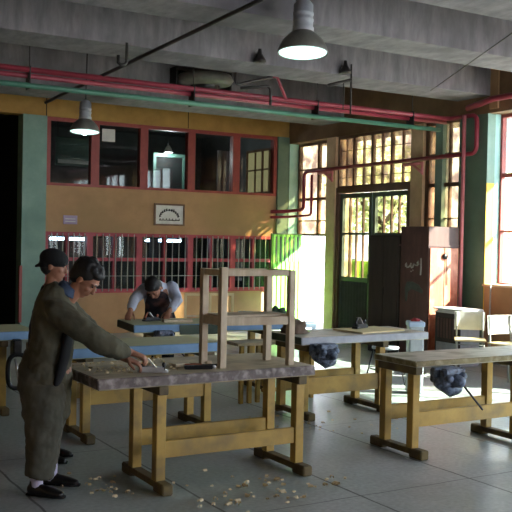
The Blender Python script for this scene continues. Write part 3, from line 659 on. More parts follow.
# pine table frame on the front bench
t = thing('pine_frame', 'unfinished pine table frame of posts and rails standing on the front workbench', 'frame', (2.93, 5.43, .79))
q = .05
posts = [(.02, .05), (.56, .0), (0.0, .30), (.545, .30)]
PH = [.715, .695, .70, .69]
for (x, y), h in zip(posts, PH): MB().box(x-.0, y, 0, x+q, y+q, h, b=.003).build('post', M['pine'], t)
def beam3(p, q_, w, h, name):
    p, q_ = Vector(p), Vector(q_); d_ = q_-p; L_ = d_.length; a = MB(); a.box(0, -w/2, -h/2, L_, w/2, h/2, b=.002)
    o = a.build(name, M['pine'], t); o.location = p; o.rotation_euler = (0, -math.asin(d_.z/L_), math.atan2(d_.y, d_.x)); return o
for z, h in ((.675, .045), (.33, .06)):
    beam3((.07, .075, z), (.56, .025, z), .03, h, 'rail'); beam3((.05, .325, z), (.545, .325, z), .03, h, 'rail')
    beam3((.045, .1, z), (.025, .3, z), .03, h, 'side_rail'); beam3((.585, .05, z), (.57, .3, z), .03, h, 'side_rail')
MB().box(.04, .07, .36, .59, .33, .372).build('shelf_board', M['pine'], t)

def hand_plane(loc, rz, s=1.0, label='', mats=('darksteel', 'toolwood'), group='hand planes'):
    t = thing('hand_plane', label, 'hand plane', loc, rz, group)
    a = MB(); a.box(-.12*s, -.03*s, 0, .12*s, .03*s, .022*s, b=.004*s); a.box(-.10*s, -.03*s, .02*s, .09*s, -.026*s, .045*s); a.box(-.10*s, .026*s, .02*s, .09*s, .03*s, .045*s); a.build('sole', M[mats[0]], t)
    MB().loft([(.085*s, 0, .02*s, .012*s), (.085*s, 0, .045*s, .01*s), (.085*s, 0, .065*s, .017*s)], 12).build('knob', M[mats[1]], t)
    MB().loft([(-.075*s, 0, .02*s, .016*s, .011*s), (-.085*s, 0, .055*s, .014*s, .01*s), (-.07*s, 0, .085*s, .013*s, .01*s), (-.055*s, 0, .10*s, .012*s, .009*s)], 12).build('tote', M[mats[1]], t)
    a = MB(); a.box(-.004*s, -.024*s, -.05*s, .004*s, .024*s, .06*s); o = a.build('blade', M['steel'], t); o.location = (0, 0, .065*s); o.rotation_euler = (0, -.75, 0)
    return t
hand_plane((2.45, 5.51, .791), math.radians(-30), .85, 'shiny metal hand plane under the hand of the man in olive', ('steel', 'darksteel'))
hand_plane((5.62, 7.38, .806), math.radians(25), 1.05, 'dark hand plane standing on the plywood sheet', ('darksteel', 'darksteel'))
o = MB().box(0, 0, 0, .62, .42, .014).build('plywood_sheet', M['plywood'], loc=(5.38, 7.02, .791), rot=(0, 0, math.radians(9))); tag(o, 'pale plywood sheet lying on the second row workbench', 'board')
# long plane, chisel and offcuts on the front bench
t = thing('bench_chisel', 'dark chisel with a wooden handle lying on the front bench left of the pine frame', 'chisel', (2.86, 5.60, .805), math.radians(-10))
MB().box(0, -.014, -.008, .16, .014, .006, b=.003).build('blade', M['darksteel'], t); MB().loft([(-.0, 0, 0, .012), (-.05, 0, 0, .016), (-.11, 0, 0, .014)], 10).build('handle', M['toolwood'], t)
t = thing('spokeshave', 'small dark metal tool lying at the foot of the pine frame', 'tool', (2.80, 5.52, .801), math.radians(-20))
MB().box(-.10, -.02, -.01, .10, .02, .018, b=.006).build('body', M['darksteel'], t); MB().ball((.11, 0, .005), .014).build('end_knob', M['steel'], t)
for p, rz, s, lab in (((2.73, 5.66, .791), .3, (.14, .05, .03), 'pine offcut beside the chisel on the front bench'), ((3.0, 5.75, .791), 1.2, (.09, .04, .022), 'short pine offcut behind the left posts of the frame')):
    tag(MB().box(-s[0]/2, -s[1]/2, 0, s[0]/2, s[1]/2, s[2], b=.003).build('wood_offcut', M['pine'], loc=p, rot=(0, 0, rz)), lab, 'offcut')
# shavings
def shavings(name, n, area, z, label, size=(.012, .03), clusters=None):
    a = MB(); rnd = random.Random(n)
    for k in range(n):
        if clusters:
            cx, cy, sp = clusters[rnd.randrange(len(clusters))]; x, y = rnd.gauss(cx, sp), rnd.gauss(cy, sp)
            if not (area[0] < x < area[2] and area[1] < y < area[3]): continue
        else: x, y = rnd.uniform(area[0], area[2]), rnd.uniform(area[1], area[3])
        r = rnd.uniform(*size)*.5; an = rnd.random()*6.28; w = r*rnd.uniform(.6, 1.4); c, s_ = math.cos(an), math.sin(an); vs = []
        K = 6
        for j in range(K):
            th_ = j/(K-1)*4.6-.6; px_, pz_ = r*math.cos(th_)*(1-.06*j), r+r*math.sin(th_)*(1-.06*j)
            for wy in (-w, w): vs.append((x-area[0]+px_*c-wy*s_, y-area[1]+px_*s_+wy*c, pz_*.9))
        a.add(vs, [(2*j, 2*j+1, 2*j+3, 2*j+2) for j in range(K-1)])
    o = a.build(name, M['shaving'], loc=(area[0], area[1], z)); tag(o, label, 'wood shavings', kind='stuff')
shavings('floor_shavings', 95, (1.6, 4.4, 4.6, 6.4), .001, 'pale curled wood shavings scattered on the floor round the front bench', (.014, .034), [(3.05, 5.15, .13), (2.75, 4.95, .1), (3.3, 5.3, .12), (3.62, 5.05, .1), (2.1, 5.75, .16), (2.2, 5.5, .1), (2.9, 5.3, .35), (3.2, 4.9, .08)])
shavings('bench_shavings', 150, (2.02, 5.5, 2.75, 6.1), .7915, 'thin pale wood shavings strewn over the left half of the front bench', (.008, .02))
shavings('shavings_drift', 40, (4.2, 6.0, 6.5, 9.0), .001, 'few pale wood shavings on the floor between the right benches', (.012, .03), [(4.5, 6.7, .2), (4.6, 7.0, .3), (5.2, 6.3, .3)])

# things on the far benches
def cloth_heap(loc, sx, sy, sz, m, name, label, seed):
    a = MB(); n_, k_ = 22, 12; vs = []; rings = []
    for i in range(k_+1):
        ph = i/k_*PI/2; r = []
        for j in range(n_):
            th_ = 2*PI*j/n_; d_ = Vector((math.cos(th_)*math.cos(ph), math.sin(th_)*math.cos(ph), math.sin(ph)))
            q_ = 1+.38*noise.noise(d_*2.1+Vector((seed, 0, 0)))+.14*noise.noise(d_*6+Vector((0, seed, 0)))
            r.append((d_.x*sx*q_, d_.y*sy*q_, max(0, d_.z*sz*q_)))
        rings.append(r)
    a.smooth = True; a.ring_loft(rings); o = a.build(name, m, loc=loc); tag(o, label, 'cloth'); return o
cloth_heap((4.78, 7.33, .791), .13, .12, .13, M['sack'], 'brown_sack', 'crumpled brown sack on the second row bench right of the pine frame', 2)
cloth_heap((4.97, 8.62, .791), .2, .1, .1, M['greyrag'], 'grey_rag', 'crumpled light grey rag on the far bench seen through the pine frame', 5)
cloth_heap((5.38, 8.62, .791), .15, .1, .14, M['greenrag'], 'green_rag', 'dark green crumpled cloth on the far bench near the lime door', 9)
for k, (x, y, lab) in enumerate(((4.36, 9.12, 'light wooden frame standing on the far bench beside the stooping worker'), (4.66, 9.1, 'light wooden frame standing on the far bench just right of the other one'))):
    t = thing('wooden_frame', lab, 'frame', (x, y-.15, .791), math.radians(-20), 'light wooden frames on the far bench')
    a = MB(); w_ = .2 if k == 0 else .26; a.box(0, 0, 0, .025, .025, .27); a.box(w_, 0, 0, w_+.025, .025, .27); t_ = a.build('uprights', M['plywood'], t); MB().box(0, 0, .27, w_+.025, .025, .295).build('top_rail', M['plywood'], t)
    MB().box(.025, .005, .03, w_, .02, .05).build('bottom_rail', M['pine'], t)
hand_plane((3.95, 8.95, .791), math.radians(10), .9, 'dark hand plane on the far bench between the stooping worker\'s hands', ('darksteel', 'toolwood'))
o = MB().box(0, 0, 0, .32, .1, .03).build('wood_block', M['pine'], loc=(4.0, 8.72, .791), rot=(0, 0, -.15)); tag(o, 'pale wood block being worked on the far bench', 'wood block')
# table behind with slats, under far bench right
t = thing('low_trestle', 'low mustard trestle with slats standing behind the bench with the blue edge', 'trestle', (4.5, 7.95, 0), 0)
a = MB()
for k in range(3): MB().box(.02+k*.1, .0, .0, .06+k*.1, .04, .60).build('slat', M['gold'], t)
MB().box(-.02, -.01, .60, .95, .3, .63).build('top_board', M['wornout'], t); MB().box(.3, .0, .10, .9, .035, .14).build('stretcher', M['gold'], t); MB().box(.9, 0, 0, .94, .04, .6).build('leg', M['gold'], t)

# ================================================================== RIGHT SIDE FURNITURE
c = thing('tall_cabinet', 'tall red brown cabinet with chalk writing on its dark side and sunlight on its front', 'cabinet', (8.6, 9.72, 0))
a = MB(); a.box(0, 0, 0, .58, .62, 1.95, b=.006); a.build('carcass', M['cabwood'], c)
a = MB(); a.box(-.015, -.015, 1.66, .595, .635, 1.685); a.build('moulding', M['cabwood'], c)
MB().box(.02, -.02, .08, .285, 0, 1.64, b=.003).build('door', M['cabdoor_sunlit'], c); MB().box(.295, -.02, .08, .56, 0, 1.64, b=.003).build('door', M['cabdoor_sunlit'], c)
a = MB(); a.tube([(.29, -.03, 1.52), (.29, -.045, 1.52)], .045, 16); a.build('lock_plate', M['darksteel'], c)
a = MB(); a.tube([(.33, -.03, 1.5), (.34, -.03, 1.1)], .006, 6); a.build('hanging_cord', M['darksteel'], c)
a = MB()
def st(pts, r=.012): a.tube([(-.004, y, z-.09) for y, z in pts], r, 5)
# chalk script, read on the -x side (y runs to the left)
st([(.155, 1.58), (.15, 1.45), (.155, 1.33)])
st([(.24, 1.50), (.21, 1.53), (.20, 1.49), (.23, 1.47), (.27, 1.47), (.31, 1.49), (.33, 1.44), (.36, 1.43), (.38, 1.47), (.37, 1.50)]); st([(.38, 1.47), (.42, 1.44), (.46, 1.43), (.47, 1.48)])
st([(.32, 1.40), (.33, 1.39)]); st([(.36, 1.38), (.37, 1.375)]); st([(.47, 1.5), (.5, 1.47), (.49, 1.44)], .009)
a.build('chalk_writing', M['chalk'], c)
a = MB(); prof = [(.1, 1.08), (.2, 1.16), (.34, 1.2), (.46, 1.19), (.5, 1.1), (.49, .9), (.45, .9), (.43, 1.04), (.36, 1.09), (.22, 1.06), (.11, 1.03)]
a.add([(-.004, y, z-.06) for y, z in prof]+[(0, y, z-.06) for y, z in prof], [tuple(range(11)), tuple(range(21, 10, -1))]+[(i, 11+i, 11+(i+1) % 11, (i+1) % 11) for i in range(11)])
a.build('grey_scrape', mat('grey_green_scrape', (84, 92, 86), (70, 76, 72), 12, .8), c)
c = thing('wide_cabinet', 'lower dark brown cabinet standing beyond the tall one against the doors', 'cabinet', (8.6, 10.37, 0))
MB().box(0, 0, 0, .58, .72, 1.82, b=.006).build('carcass', M['cabdark'], c)
MB().box(-.02, .02, .08, 0, .35, 1.78, b=.003).build('door', M['cabdark'], c); MB().box(-.02, .36, .08, 0, .70, 1.78, b=.003).build('door', M['cabdark'], c)
MB().box(-.035, .33, .9, -.02, .345, 1.02).build('handle', M['darksteel'], c)
# slatted cupboard with papers
c = thing('slatted_cupboard', 'low cupboard with a dark slatted face in front of the tall cabinet', 'cupboard', (8.62, 9.05, 0))
MB().box(0, 0, 0, .36, .5, .73, b=.005).build('carcass', M['greybox'], c)
a = MB(); a.box(-.012, 0, 0, 0, .5, .73); a.build('dark_front', M['cabdark'], c)
a = MB()
for k in range(7): a.box(-.024, .05+k*.06, .38, -.012, .085+k*.06, .66)
a.build('slats', M['cabwood'], c)
MB().box(-.02, .03, .04, -.012, .47, .32).build('lower_panel', M['greybox'], c)
a = MB(); rnd = random.Random(5)
for k in range(5): a.box(-.02+rnd.uniform(-.02, .03), -.03+rnd.uniform(-.02, .03), k*.014, .38+rnd.uniform(-.02, .04), .50+rnd.uniform(-.03, .03), k*.014+.013)
tag(a.build('paper_pile', M['paper'], loc=(8.62, 9.05, .731)), 'untidy white pile of papers on the low slatted cupboard', 'papers')

def chair(loc, rz, label):
    t = thing('school_chair', label, 'chair', loc, rz, 'metal legged school chairs by the window')
    MB().box(-.2, -.2, .44, .2, .2, .46, b=.006).build('seat', M['plywood'], t)
    for x in (-.17, .17): MB().tube([(x, -.18, 0), (x, -.17, .44)], .011, 8).build('leg', M['bar'], t)
    for x in (-.17, .17): MB().tube([(x, .21, 0), (x, .17, .44), (x, .19, .80)], .011, 8).build('leg', M['bar'], t)
    a = MB(); a.tube([(-.17, -.17, .40), (.17, -.17, .40)], .009, 6); a.tube([(-.17, .17, .40), (.17, .17, .40)], .009, 6); a.tube([(-.17, -.175, .2), (-.17, .19, .2)], .008, 6); a.tube([(.17, -.175, .2), (.17, .19, .2)], .008, 6); a.build('seat_frame', M['bar'], t)
    a = MB(); K = 6; r1 = []
    for z in (.56, .80):
        r = []
        for k in range(K+1): u = k/K*2-1; r.append((u*.2, .175+.02*(1-u*u)+(z-.6)*.1, z))
        for k in range(K, -1, -1): u = k/K*2-1; r.append((u*.2, .187+.02*(1-u*u)+(z-.6)*.1, z))
        r1.append(r)
    a.ring_loft(r1); a.build('backrest', M['white'], t)
    return t
chair((8.34, 8.58, 0), math.radians(-42), 'pale wooden school chair in front of the low slatted cupboard')
chair((8.45, 7.99, 0), math.radians(-5), 'pale school chair with its backrest at the right picture edge')
# stool behind second row bench
t = thing('metal_stool', 'thin legged dark metal stool beyond the second row bench', 'stool', (6.72, 8.32, 0), .2)
MB().lathe([(.001, .46), (.16, .46), (.165, .45), (.16, .435), (.001, .435)], 24).build('seat', M['greybox'], t)
for x, y in ((-.1, -.1), (.1, -.1), (.1, .1), (-.1, .1)): MB().tube([(x*1.7, y*1.7, 0), (x, y, .435)], .009, 8).build('leg', M['darksteel'], t)
MB().tube([(.135*math.cos(a_)*1.4, .135*math.sin(a_)*1.4, .2) for a_ in [2*PI*k/20 for k in range(21)]], .007, 6, caps=False).build('foot_ring', M['darksteel'], t)
t = thing('grey_bin', 'light grey square bin beyond the right end of the second row bench', 'bin', (6.66, 7.72, 0), math.radians(-30))
a = MB(); a.box(-.085, -.1, 0, .085, .1, .80, b=.02); a.build('bin_body', M['greybox'], t); MB().box(-.092, -.107, .76, .092, .107, .82, b=.01).build('rim', M['lightblue'], t)
cloth_heap((6.66, 7.72, .821), .06, .06, .03, M['redcloth'], 'red_rag', 'small red and white rag lying on the grey bin', 12)
t = thing('blue_bench', 'low pale blue bench seen in front of the open doorway', 'bench', (7.33, 10.9, 0), math.radians(-30))
MB().box(-.13, -.2, .44, .12, .2, .5, b=.01).build('seat', M['lightblue'], t)
for x, y in ((-.1, -.17), (.09, -.17), (-.1, .17), (.09, .17)): MB().box(x-.015, y-.015, 0, x+.015, y+.015, .44).build('leg', M['lightblue'], t)
tag(MB().tube([(0, 0, 0), (.02, 0, 1.12)], .012, 8).build('thin_rod', M['bar'], loc=(9.3, 9.2, 0)), 'thin vertical rod standing against the wall under the right window', 'rod')

# ================================================================== PEOPLE
def rotm(rx=0, ry=0, rz=0):
    from mathutils import Euler
    return Euler((rx, ry, rz)).to_matrix()
def hand(a, wrist, fwd, palmn, side, curl=.5, s=1.0, open_=1.0):
    """five fingers; fwd = finger direction, palmn = palm normal (out of the palm), side = towards the thumb"""
    W = Vector(wrist); f = Vector(fwd).normalized(); pn = Vector(palmn); pn = (pn-f*pn.dot(f)).normalized(); sd = f.cross(pn)
    if sd.dot(Vector(side)) < 0: sd = -sd
    pc = [W-f*.02*s, W+f*.03*s, W+f*.085*s]
    a.loft([(*pc[0], .024*s, .026*s), (*pc[1], .020*s, .038*s), (*pc[2], .015*s, .042*s)], 12, ydir=sd)
    for k, (off, ln) in enumerate(((.031, .072), (.0105, .08), (-.0105, .074), (-.031, .058))):
        p = W+f*.075*s+sd*off*s; d_ = f.copy(); pts = [(*p, .011*s)]; c_ = curl*(1+.12*k)
        for seg in range(3):
            ang = c_*(.5 if seg == 0 else 1.0); d_ = (d_*math.cos(ang)+pn*math.sin(ang)).normalized() if seg == 0 else (Matrix.Rotation(ang, 3, f.cross(pn)) @ d_)
            p = p+d_*ln*s*(.48, .3, .24)[seg]; pts.append((*p, (.0098, .009, .0078)[seg]*s))
        a.loft(pts, 8, ydir=sd)
    p = W+f*.02*s+sd*.03*s; d_ = (f*.6+sd*.7+pn*.35).normalized(); pts = [(*p, .014*s)]
    p = p+d_*.04*s; pts.append((*p, .012*s)); d_ = (f*.9+sd*.2+pn*.4).normalized(); p = p+d_*.032*s; pts.append((*p, .0105*s)); p = p+d_*.022*s; pts.append((*p, .008*s))
    a.loft(pts, 8, ydir=sd)
def head(a, c, rot, s=1.0):
    """c = head centre; rot 3x3; +x is face direction, +z up"""
    c = Vector(c); f = lambda x, y, z: tuple(rot @ Vector((x*s, y*s, z*s))+c)
    a.ball(c+rot @ Vector((-.012*s, 0, .025*s)), .094*s, .076*s, .092*s, rot)
    a.ball(c+rot @ Vector((.022*s, 0, -.035*s)), .068*s, .060*s, .078*s, rot)
    a.ball(c+rot @ Vector((.052*s, 0, -.088*s)), .028*s, .030*s, .022*s, rot)          # chin
    a.loft([(*f(.078, 0, .018), .008*s), (*f(.094, 0, -.008), .011*s), (*f(.100, 0, -.024), .015*s, .017*s)], 10)   # nose
    a.ball(c+rot @ Vector((.080*s, 0, -.052*s)), .013*s, .024*s, .008*s, rot); a.ball(c+rot @ Vector((.078*s, 0, -.064*s)), .013*s, .021*s, .008*s, rot)  # lips
    a.ball(c+rot @ Vector((.074*s, 0, .032*s)), .016*s, .05*s, .009*s, rot)             # brow
    for sy in (-1, 1):
        a.ball(c+rot @ Vector((.062*s, .034*s*sy, -.022*s)), .02*s, .02*s, .018*s, rot)  # cheek
        a.ball(c+rot @ Vector((-.008*s, .078*s*sy, -.006*s)), .018*s, .009*s, .031*s, rot)  # ear
def face_bits(parent, c, rot, s=1.0):
    c = Vector(c)
    a = MB()
    for sy in (-1, 1): a.ball(c+rot @ Vector((.079*s, .031*s*sy, .012*s)), .006*s, .010*s, .0045*s, rot)
    a.build('eyes', M['ink'], parent)
    a = MB()
    for sy in (-1, 1): a.ball(c+rot @ Vector((.088*s, .031*s*sy, .036*s)), .006*s, .018*s, .003*s, rot)
    a.build('eyebrows', M['hair'], parent)
def shoe(parent, heel, ang, s=1.0, m='shoe', nm='shoe'):
    h = Vector(heel); r = Matrix.Rotation(ang, 3, 'Z'); g = lambda x, z: tuple(h+r @ Vector((x*s, 0, z*s)))
    yd = r @ Vector((0, 1, 0)); a = MB()
    a.loft([(*g(.03, .045), .042*s, .034*s), (*g(.10, .042), .040*s, .036*s), (*g(.18, .034), .032*s, .044*s), (*g(.235, .026), .022*s, .036*s)], 14, ydir=yd)
    a.loft([(*g(.045, .03), .03*s, .035*s)[:3]+(.038*s, .034*s), (*g(.06, .12), .042*s, .034*s)], 12, ydir=yd)
    o = a.build(nm, M[m], parent, remesh=.008, smooth_it=3)
    a = MB(); a.loft([(*g(.0, .012), .010*s, .030*s), (*g(.10, .012), .010*s, .034*s), (*g(.2, .012), .010*s, .042*s), (*g(.262, .012), .010*s, .026*s)], 14, ydir=yd, dome=False); a.build('sole', M['black'], o)
    return o

# ---- man in olive at the front bench; local x = towards the bench, y = away from the camera
ang = math.radians(-30.47)
A = thing('person', 'person in a long olive work coat and trousers planing on the front bench', 'person', (1.80, 5.74, 0), ang)
HA = (.236, .0, 1.418); RA = rotm(0, math.radians(46), math.radians(-14))
a = MB()
a.loft([(.03, .0, .80, .12, .15), (.02, 0, 1.0, .11, .14), (.04, 0, 1.2, .09, .15), (.08, 0, 1.28, .06, .07)], 20)
a.loft([(.10, 0, 1.27, .056, .056), (.17, 0, 1.345, .052, .052), (.21, 0, 1.40, .05, .055)], 14)
head(a, HA, RA, 1.0)
wr = (.555, -.06, .945)
a.loft([(.13, -.16, 1.21, .05), (.33, -.20, 1.06, .042), (.47, -.15, .985, .034), (*wr, .026)], 12)
hand(a, wr, (.93, .05, -.30), (-.30, 0, -.95), (.0, 1, .0), curl=.7, s=.98)
wl = (.50, .14, .875)
a.loft([(.08, .15, 1.17, .045), (.27, .20, 1.0, .042), (.40, .165, .92, .034), (*wl, .026)], 12)
hand(a, wl, (.93, -.2, -.3), (-.3, 0, -.95), (0, -1, 0), curl=.6, s=.98)
for sy, dx in ((-1, 0), (1, .03)):
    a.loft([(-.02, .09*sy, .78, .085), (-.01 if sy < 0 else -.03, .105*sy, .45, .055), (-.045 if sy < 0 else -.06, .10*sy if sy < 0 else .14, .10, .04)], 12)
a.build('body', M['skin'], A, remesh=.0055, smooth_it=2)
face_bits(A, HA, RA)
# hair: cap of hair over the skull, thick fringe
a = MB(); hc = Vector(HA)
def hp(x, y, z): return tuple(hc+RA @ Vector((x, y, z)))
a.ball(hp(-.034, 0, .046), .103, .090, .095, RA, 20, 14); a.ball(hp(-.05, 0, -.005), .075, .082, .075, RA); a.ball(hp(.035, .0, .088), .05, .066, .034, RA)
rnd = random.Random(11)
for k in range(46):
    an = rnd.uniform(-2.9, 2.9); el = rnd.uniform(.1 if abs(an) > 1.3 else .62, 1.3); p = (-.022+.098*math.cos(an)*math.cos(el), .086*math.sin(an)*math.cos(el), .045+.092*math.sin(el))
    a.ball(hp(*p), .026, .014, .018, RA)
a.build('hair', M['hair'], A, remesh=.007, smooth_it=2)
# coat
a = MB()
a.loft([(-.015, 0, .50, .155, .20), (-.005, 0, .70, .155, .20), (.0, 0, .88, .148, .19), (.02, 0, 1.04, .14, .195), (.035, 0, 1.17, .14, .20), (.04, 0, 1.265, .130, .170), (.062, 0, 1.325, .105, .125), (.09, 0, 1.365, .068, .08)], 26, dome=False)
a.loft([(.085, -.165, 1.215, .088), (.20, -.20, 1.15, .085), (.335, -.205, 1.055, .078), (.44, -.165, .99, .070), (.50, -.10, .966, .056)], 16)
a.loft([(.085, .165, 1.20, .085), (.18, .20, 1.10, .078), (.27, .20, 1.0, .070), (.38, .17, .93, .058), (.43, .15, .91, .05)], 16)
a.build('coat', M['olive'], A, remesh=.010, smooth_it=4, disp=(.035, .09))
a = MB(); a.loft([(.105, 0, 1.325, .08, .085), (.14, 0, 1.375, .068, .07)], 20, dome=False); a.build('collar', M['bluecloth'], A, remesh=.008, smooth_it=2)
a = MB(); a.loft([(.13, -.06, 1.14, .04, .06), (.135, -.07, 1.03, .032, .10), (.125, -.09, .92, .03, .10), (.10, -.12, .80, .03, .075), (.08, -.14, .73, .02, .05)], 14); a.build('coat_gap_shade', M['blackcloth'], A, remesh=.01, smooth_it=3)  # dark shape standing in for the shaded coat opening under the arm
a = MB()
a.loft([(-.03, 0, .84, .16, .19), (-.03, 0, .70, .175, .2)], 20)
a.loft([(-.01, -.09, .74, .145, .12), (.0, -.10, .50, .128, .12), (-.01, -.10, .30, .108, .11), (-.03, -.10, .13, .088, .095)], 18, dome=False)
a.loft([(-.03, .09, .74, .14, .12), (-.04, .11, .50, .13, .12), (-.06, .12, .30, .115, .11), (-.06, .13, .15, .095, .10)], 18, dome=False)
a.build('trousers', M['olive2'], A, remesh=.010, smooth_it=4, disp=(.035, .10))
MB().loft([(-.045, -.10, .16, .046, .042), (-.045, -.10, .07, .042, .04)], 12).build('sock', M['sock'], A); MB().loft([(-.01, .16, .2, .044, .04), (-.01, .16, .06, .042, .04)], 12).build('sock', M['sock'], A)
shoe(A, (-.105, -.09, .0), math.radians(-14), 1.0); shoe(A, (-.065, .17, .0), math.radians(-8), .98)

# ---- boy in the dark cap behind
B = thing('person', 'person in a black cap standing half hidden behind the man in olive', 'person', (2.06, 6.56, 0), ang)
HB = (.03, 0, 1.475); RB = rotm(0, math.radians(12), math.radians(-6))
a = MB(); a.loft([(-.0, 0, .8, .10, .14), (.0, 0, 1.0, .10, .14), (.0, 0, 1.2, .10, .16), (.0, 0, 1.29, .07, .08)], 18); a.loft([(0, 0, 1.28, .052, .052), (.015, 0, 1.38, .05, .05), (.02, 0, 1.43, .05, .05)], 12); head(a, HB, RB, .98)
for sy in (-1, 1):
    w_ = (.03, .19*sy, .80); a.loft([(0, .17*sy, 1.22, .045), (-.0, .20*sy, .98, .038), (*w_, .026)], 12); hand(a, w_, (.25, -.1*sy, -.95), (-.3, -.8*sy, -.5), (.6, 0, .6), .5, .95)
    a.loft([(0, .09*sy, .78, .08), (.01, .1*sy, .44, .055), (-.02, .1*sy, .1, .04)], 12)
a.build('body', M['skin'], B, remesh=.007, smooth_it=2); face_bits(B, HB, RB, .98)
a = MB(); hb = Vector(HB)
def hq(x, y, z): return tuple(hb+RB @ Vector((x, y, z)))
a.ball(hq(-.018, 0, .052), .112, .097, .08, RB, 20, 12); a.ball(hq(-.052, 0, .01), .07, .085, .07, RB)
a.loft([(*hq(-.09, 0, .0), .02, .07), (*hq(-.135, 0, -.03), .012, .05)], 12); a.build('cap', M['blackcloth'], B, remesh=.007, smooth_it=3)
a = MB(); a.ball(hq(-.045, 0, -.02), .06, .08, .06, RB); a.build('hair', M['hair'], B)
a = MB(); a.loft([(-.01, 0, .78, .15, .19), (-.01, 0, 1.0, .145, .185), (0, 0, 1.18, .115, .17), (.0, 0, 1.275, .08, .09)], 22)
for sy in (-1, 1): a.loft([(0, .165*sy, 1.20, .072), (-.0, .20*sy, .98, .06), (.025, .19*sy, .84, .048)], 14)
a.build('jacket', M['navy'], B, remesh=.012, smooth_it=4, disp=(.02, .08))
a = MB(); a.loft([(-.01, 0, .84, .12, .15), (-.01, 0, .74, .13, .16)], 16)
for sy in (-1, 1): a.loft([(-.0, .08*sy, .76, .11), (.01, .095*sy, .45, .085), (-.02, .1*sy, .10, .07)], 14)
a.build('trousers', M['blackcloth'], B, remesh=.012, smooth_it=4)
shoe(B, (-.08, -.1, 0), 0, .95); shoe(B, (-.08, .1, 0), 0, .95)

# ---- stooping worker at the far bench, faces the camera; local x = towards camera, y = picture right
C = thing('person', 'person in a white shirt and dark apron stooping over the far workbench', 'person', (4.31, 9.53, 0), math.radians(-30.47-90))
HC = (.40, -.03, 1.13); RC = rotm(math.radians(10), math.radians(58), math.radians(-12))
a = MB(); a.loft([(0, 0, .82, .10, .14), (.12, 0, .98, .10, .14), (.25, 0, 1.10, .10, .16), (.31, -.0, 1.14, .06, .08)], 18); a.loft([(.30, -.0, 1.13, .052), (.36, -.02, 1.14, .05)], 12); head(a, HC, RC, 1.0)
wR = (.56, -.27, .875); wL = (.50, .15, .875)
a.loft([(.24, -.17, 1.12, .045), (.38, -.26, 1.0, .04), (*wR, .027)], 12); hand(a, wR, (.75, -.1, -.45), (-.45, 0, -.9), (0, 1, 0), .5, .95)
a.loft([(.24, .17, 1.14, .045), (.34, .24, 1.0, .04), (*wL, .027)], 12); hand(a, wL, (.8, -.1, -.4), (-.4, 0, -.9), (0, -1, 0), .5, .95)
for sy in (-1, 1): a.loft([(0, .09*sy, .8, .08), (.02, .1*sy, .45, .055), (-.03, .1*sy, .1, .04)], 12)
a.build('body', M['skin'], C, remesh=.0065, smooth_it=2); face_bits(C, HC, RC)
a = MB(); hcc = Vector(HC)
def hr(x, y, z): return tuple(hcc+RC @ Vector((x, y, z)))
a.ball(hr(-.03, 0, .046), .104, .092, .096, RC, 20, 12); a.ball(hr(-.055, 0, -.01), .07, .083, .075, RC); a.ball(hr(.035, 0, .085), .05, .065, .034, RC); a.build('hair', M['hair'], C, remesh=.008, smooth_it=2)
a = MB(); a.loft([(-.03, 0, .80, .12, .16), (.08, 0, .96, .125, .17), (.21, 0, 1.09, .12, .19), (.28, -.01, 1.14, .085, .11)], 22)
a.loft([(.22, -.16, 1.11, .072), (.37, -.255, 1.0, .062), (.50, -.265, .91, .046)], 14); a.loft([(.22, .16, 1.14, .074), (.33, .235, 1.0, .064), (.44, .18, .91, .048)], 14)
a.build('shirt', M['whitecloth'], C, remesh=.011, smooth_it=3, disp=(.02, .06))
a = MB(); a.loft([(.10, 0, .58, .05, .17), (.12, 0, .80, .06, .165), (.22, .0, .95, .06, .15), (.33, .01, 1.055, .05, .12)], 18); a.build('apron', M['darkvest'], C, remesh=.011, smooth_it=3)
a = MB(); a.loft([(-.01, 0, .86, .12, .15), (0, 0, .74, .13, .16)], 16)
for sy in (-1, 1): a.loft([(0, .085*sy, .76, .11), (.01, .1*sy, .45, .085), (-.03, .1*sy, .10, .07)], 14)
a.build('trousers', M['blackcloth'], C, remesh=.012, smooth_it=4)
shoe(C, (-.09, -.1, 0), 0, .95); shoe(C, (-.09, .1, 0), 0, .95)

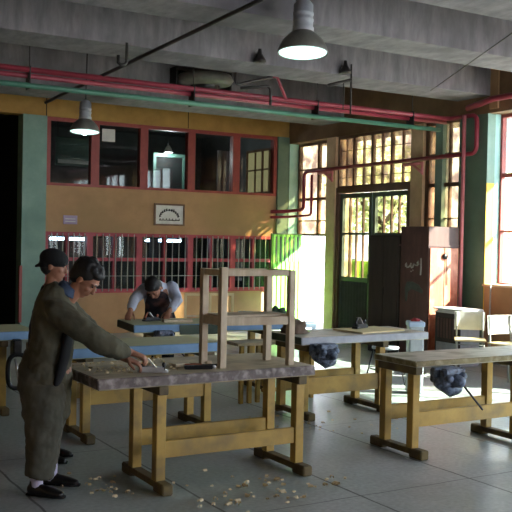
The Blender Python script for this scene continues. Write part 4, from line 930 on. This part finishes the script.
# ================================================================== LIGHT
wd = bpy.data.worlds.new('world'); sc.world = wd; wd.use_nodes = True; nt = wd.node_tree; N = nt.nodes; L = nt.links
bg = N['Background']; tc = N.new('ShaderNodeTexCoord'); sp = N.new('ShaderNodeSeparateXYZ'); L.new(tc.outputs['Generated'], sp.inputs[0])
cr = N.new('ShaderNodeValToRGB'); e = cr.color_ramp.elements; e[0].position = .45; e[0].color = srgb(236, 236, 246); e[1].position = .8; e[1].color = srgb(196, 214, 245)
ma = N.new('ShaderNodeMath'); ma.operation = 'MULTIPLY_ADD'; ma.inputs[1].default_value = .5; ma.inputs[2].default_value = .5; L.new(sp.outputs[2], ma.inputs[0]); L.new(ma.outputs[0], cr.inputs[0]); L.new(cr.outputs[0], bg.inputs[0])
bg.inputs[1].default_value = 13.0
sd = bpy.data.lights.new('sun', 'SUN'); so = bpy.data.objects.new('sun', sd); col.objects.link(so); sd.energy = 45.0; sd.angle = math.radians(1.5); sd.color = (1, .93, .82)
dv = Vector((-.68, .52, -.50)).normalized(); so.rotation_euler = dv.to_track_quat('-Z', 'Y').to_euler(); so.location = (15, 0, 10)
# portals that guide daylight sampling through the real openings
for y0, y1, z0, z1 in ((13.47, 14.74, 0, 3.6), (11.1, 13.19, 1.0, 3.6), (10.0, 10.8, 1.1, 3.6), (6.9, 9.42, 1.1, 3.6), (3.9, 6.3, 1.1, 3.6), (.9, 3.3, 1.1, 3.6), (-2.1, .3, 1.1, 3.6)):
    ld = bpy.data.lights.new('daylight_portal', 'AREA'); ld.shape = 'RECTANGLE'; ld.size = z1-z0; ld.size_y = y1-y0; ld.cycles.is_portal = True
    lo = bpy.data.objects.new('daylight_portal', ld); col.objects.link(lo); lo.location = (9.84, (y0+y1)/2, (z0+z1)/2); lo.rotation_euler = (0, math.radians(90), 0)

for x0, x1 in ((6.0, 9.25),):
    ld = bpy.data.lights.new('daylight_portal', 'AREA'); ld.shape = 'RECTANGLE'; ld.size = x1-x0; ld.size_y = 2.9; ld.cycles.is_portal = True
    lo = bpy.data.objects.new('daylight_portal', ld); col.objects.link(lo); lo.location = ((x0+x1)/2, YF-.26, 2.45); lo.rotation_euler = (math.radians(90), 0, 0)
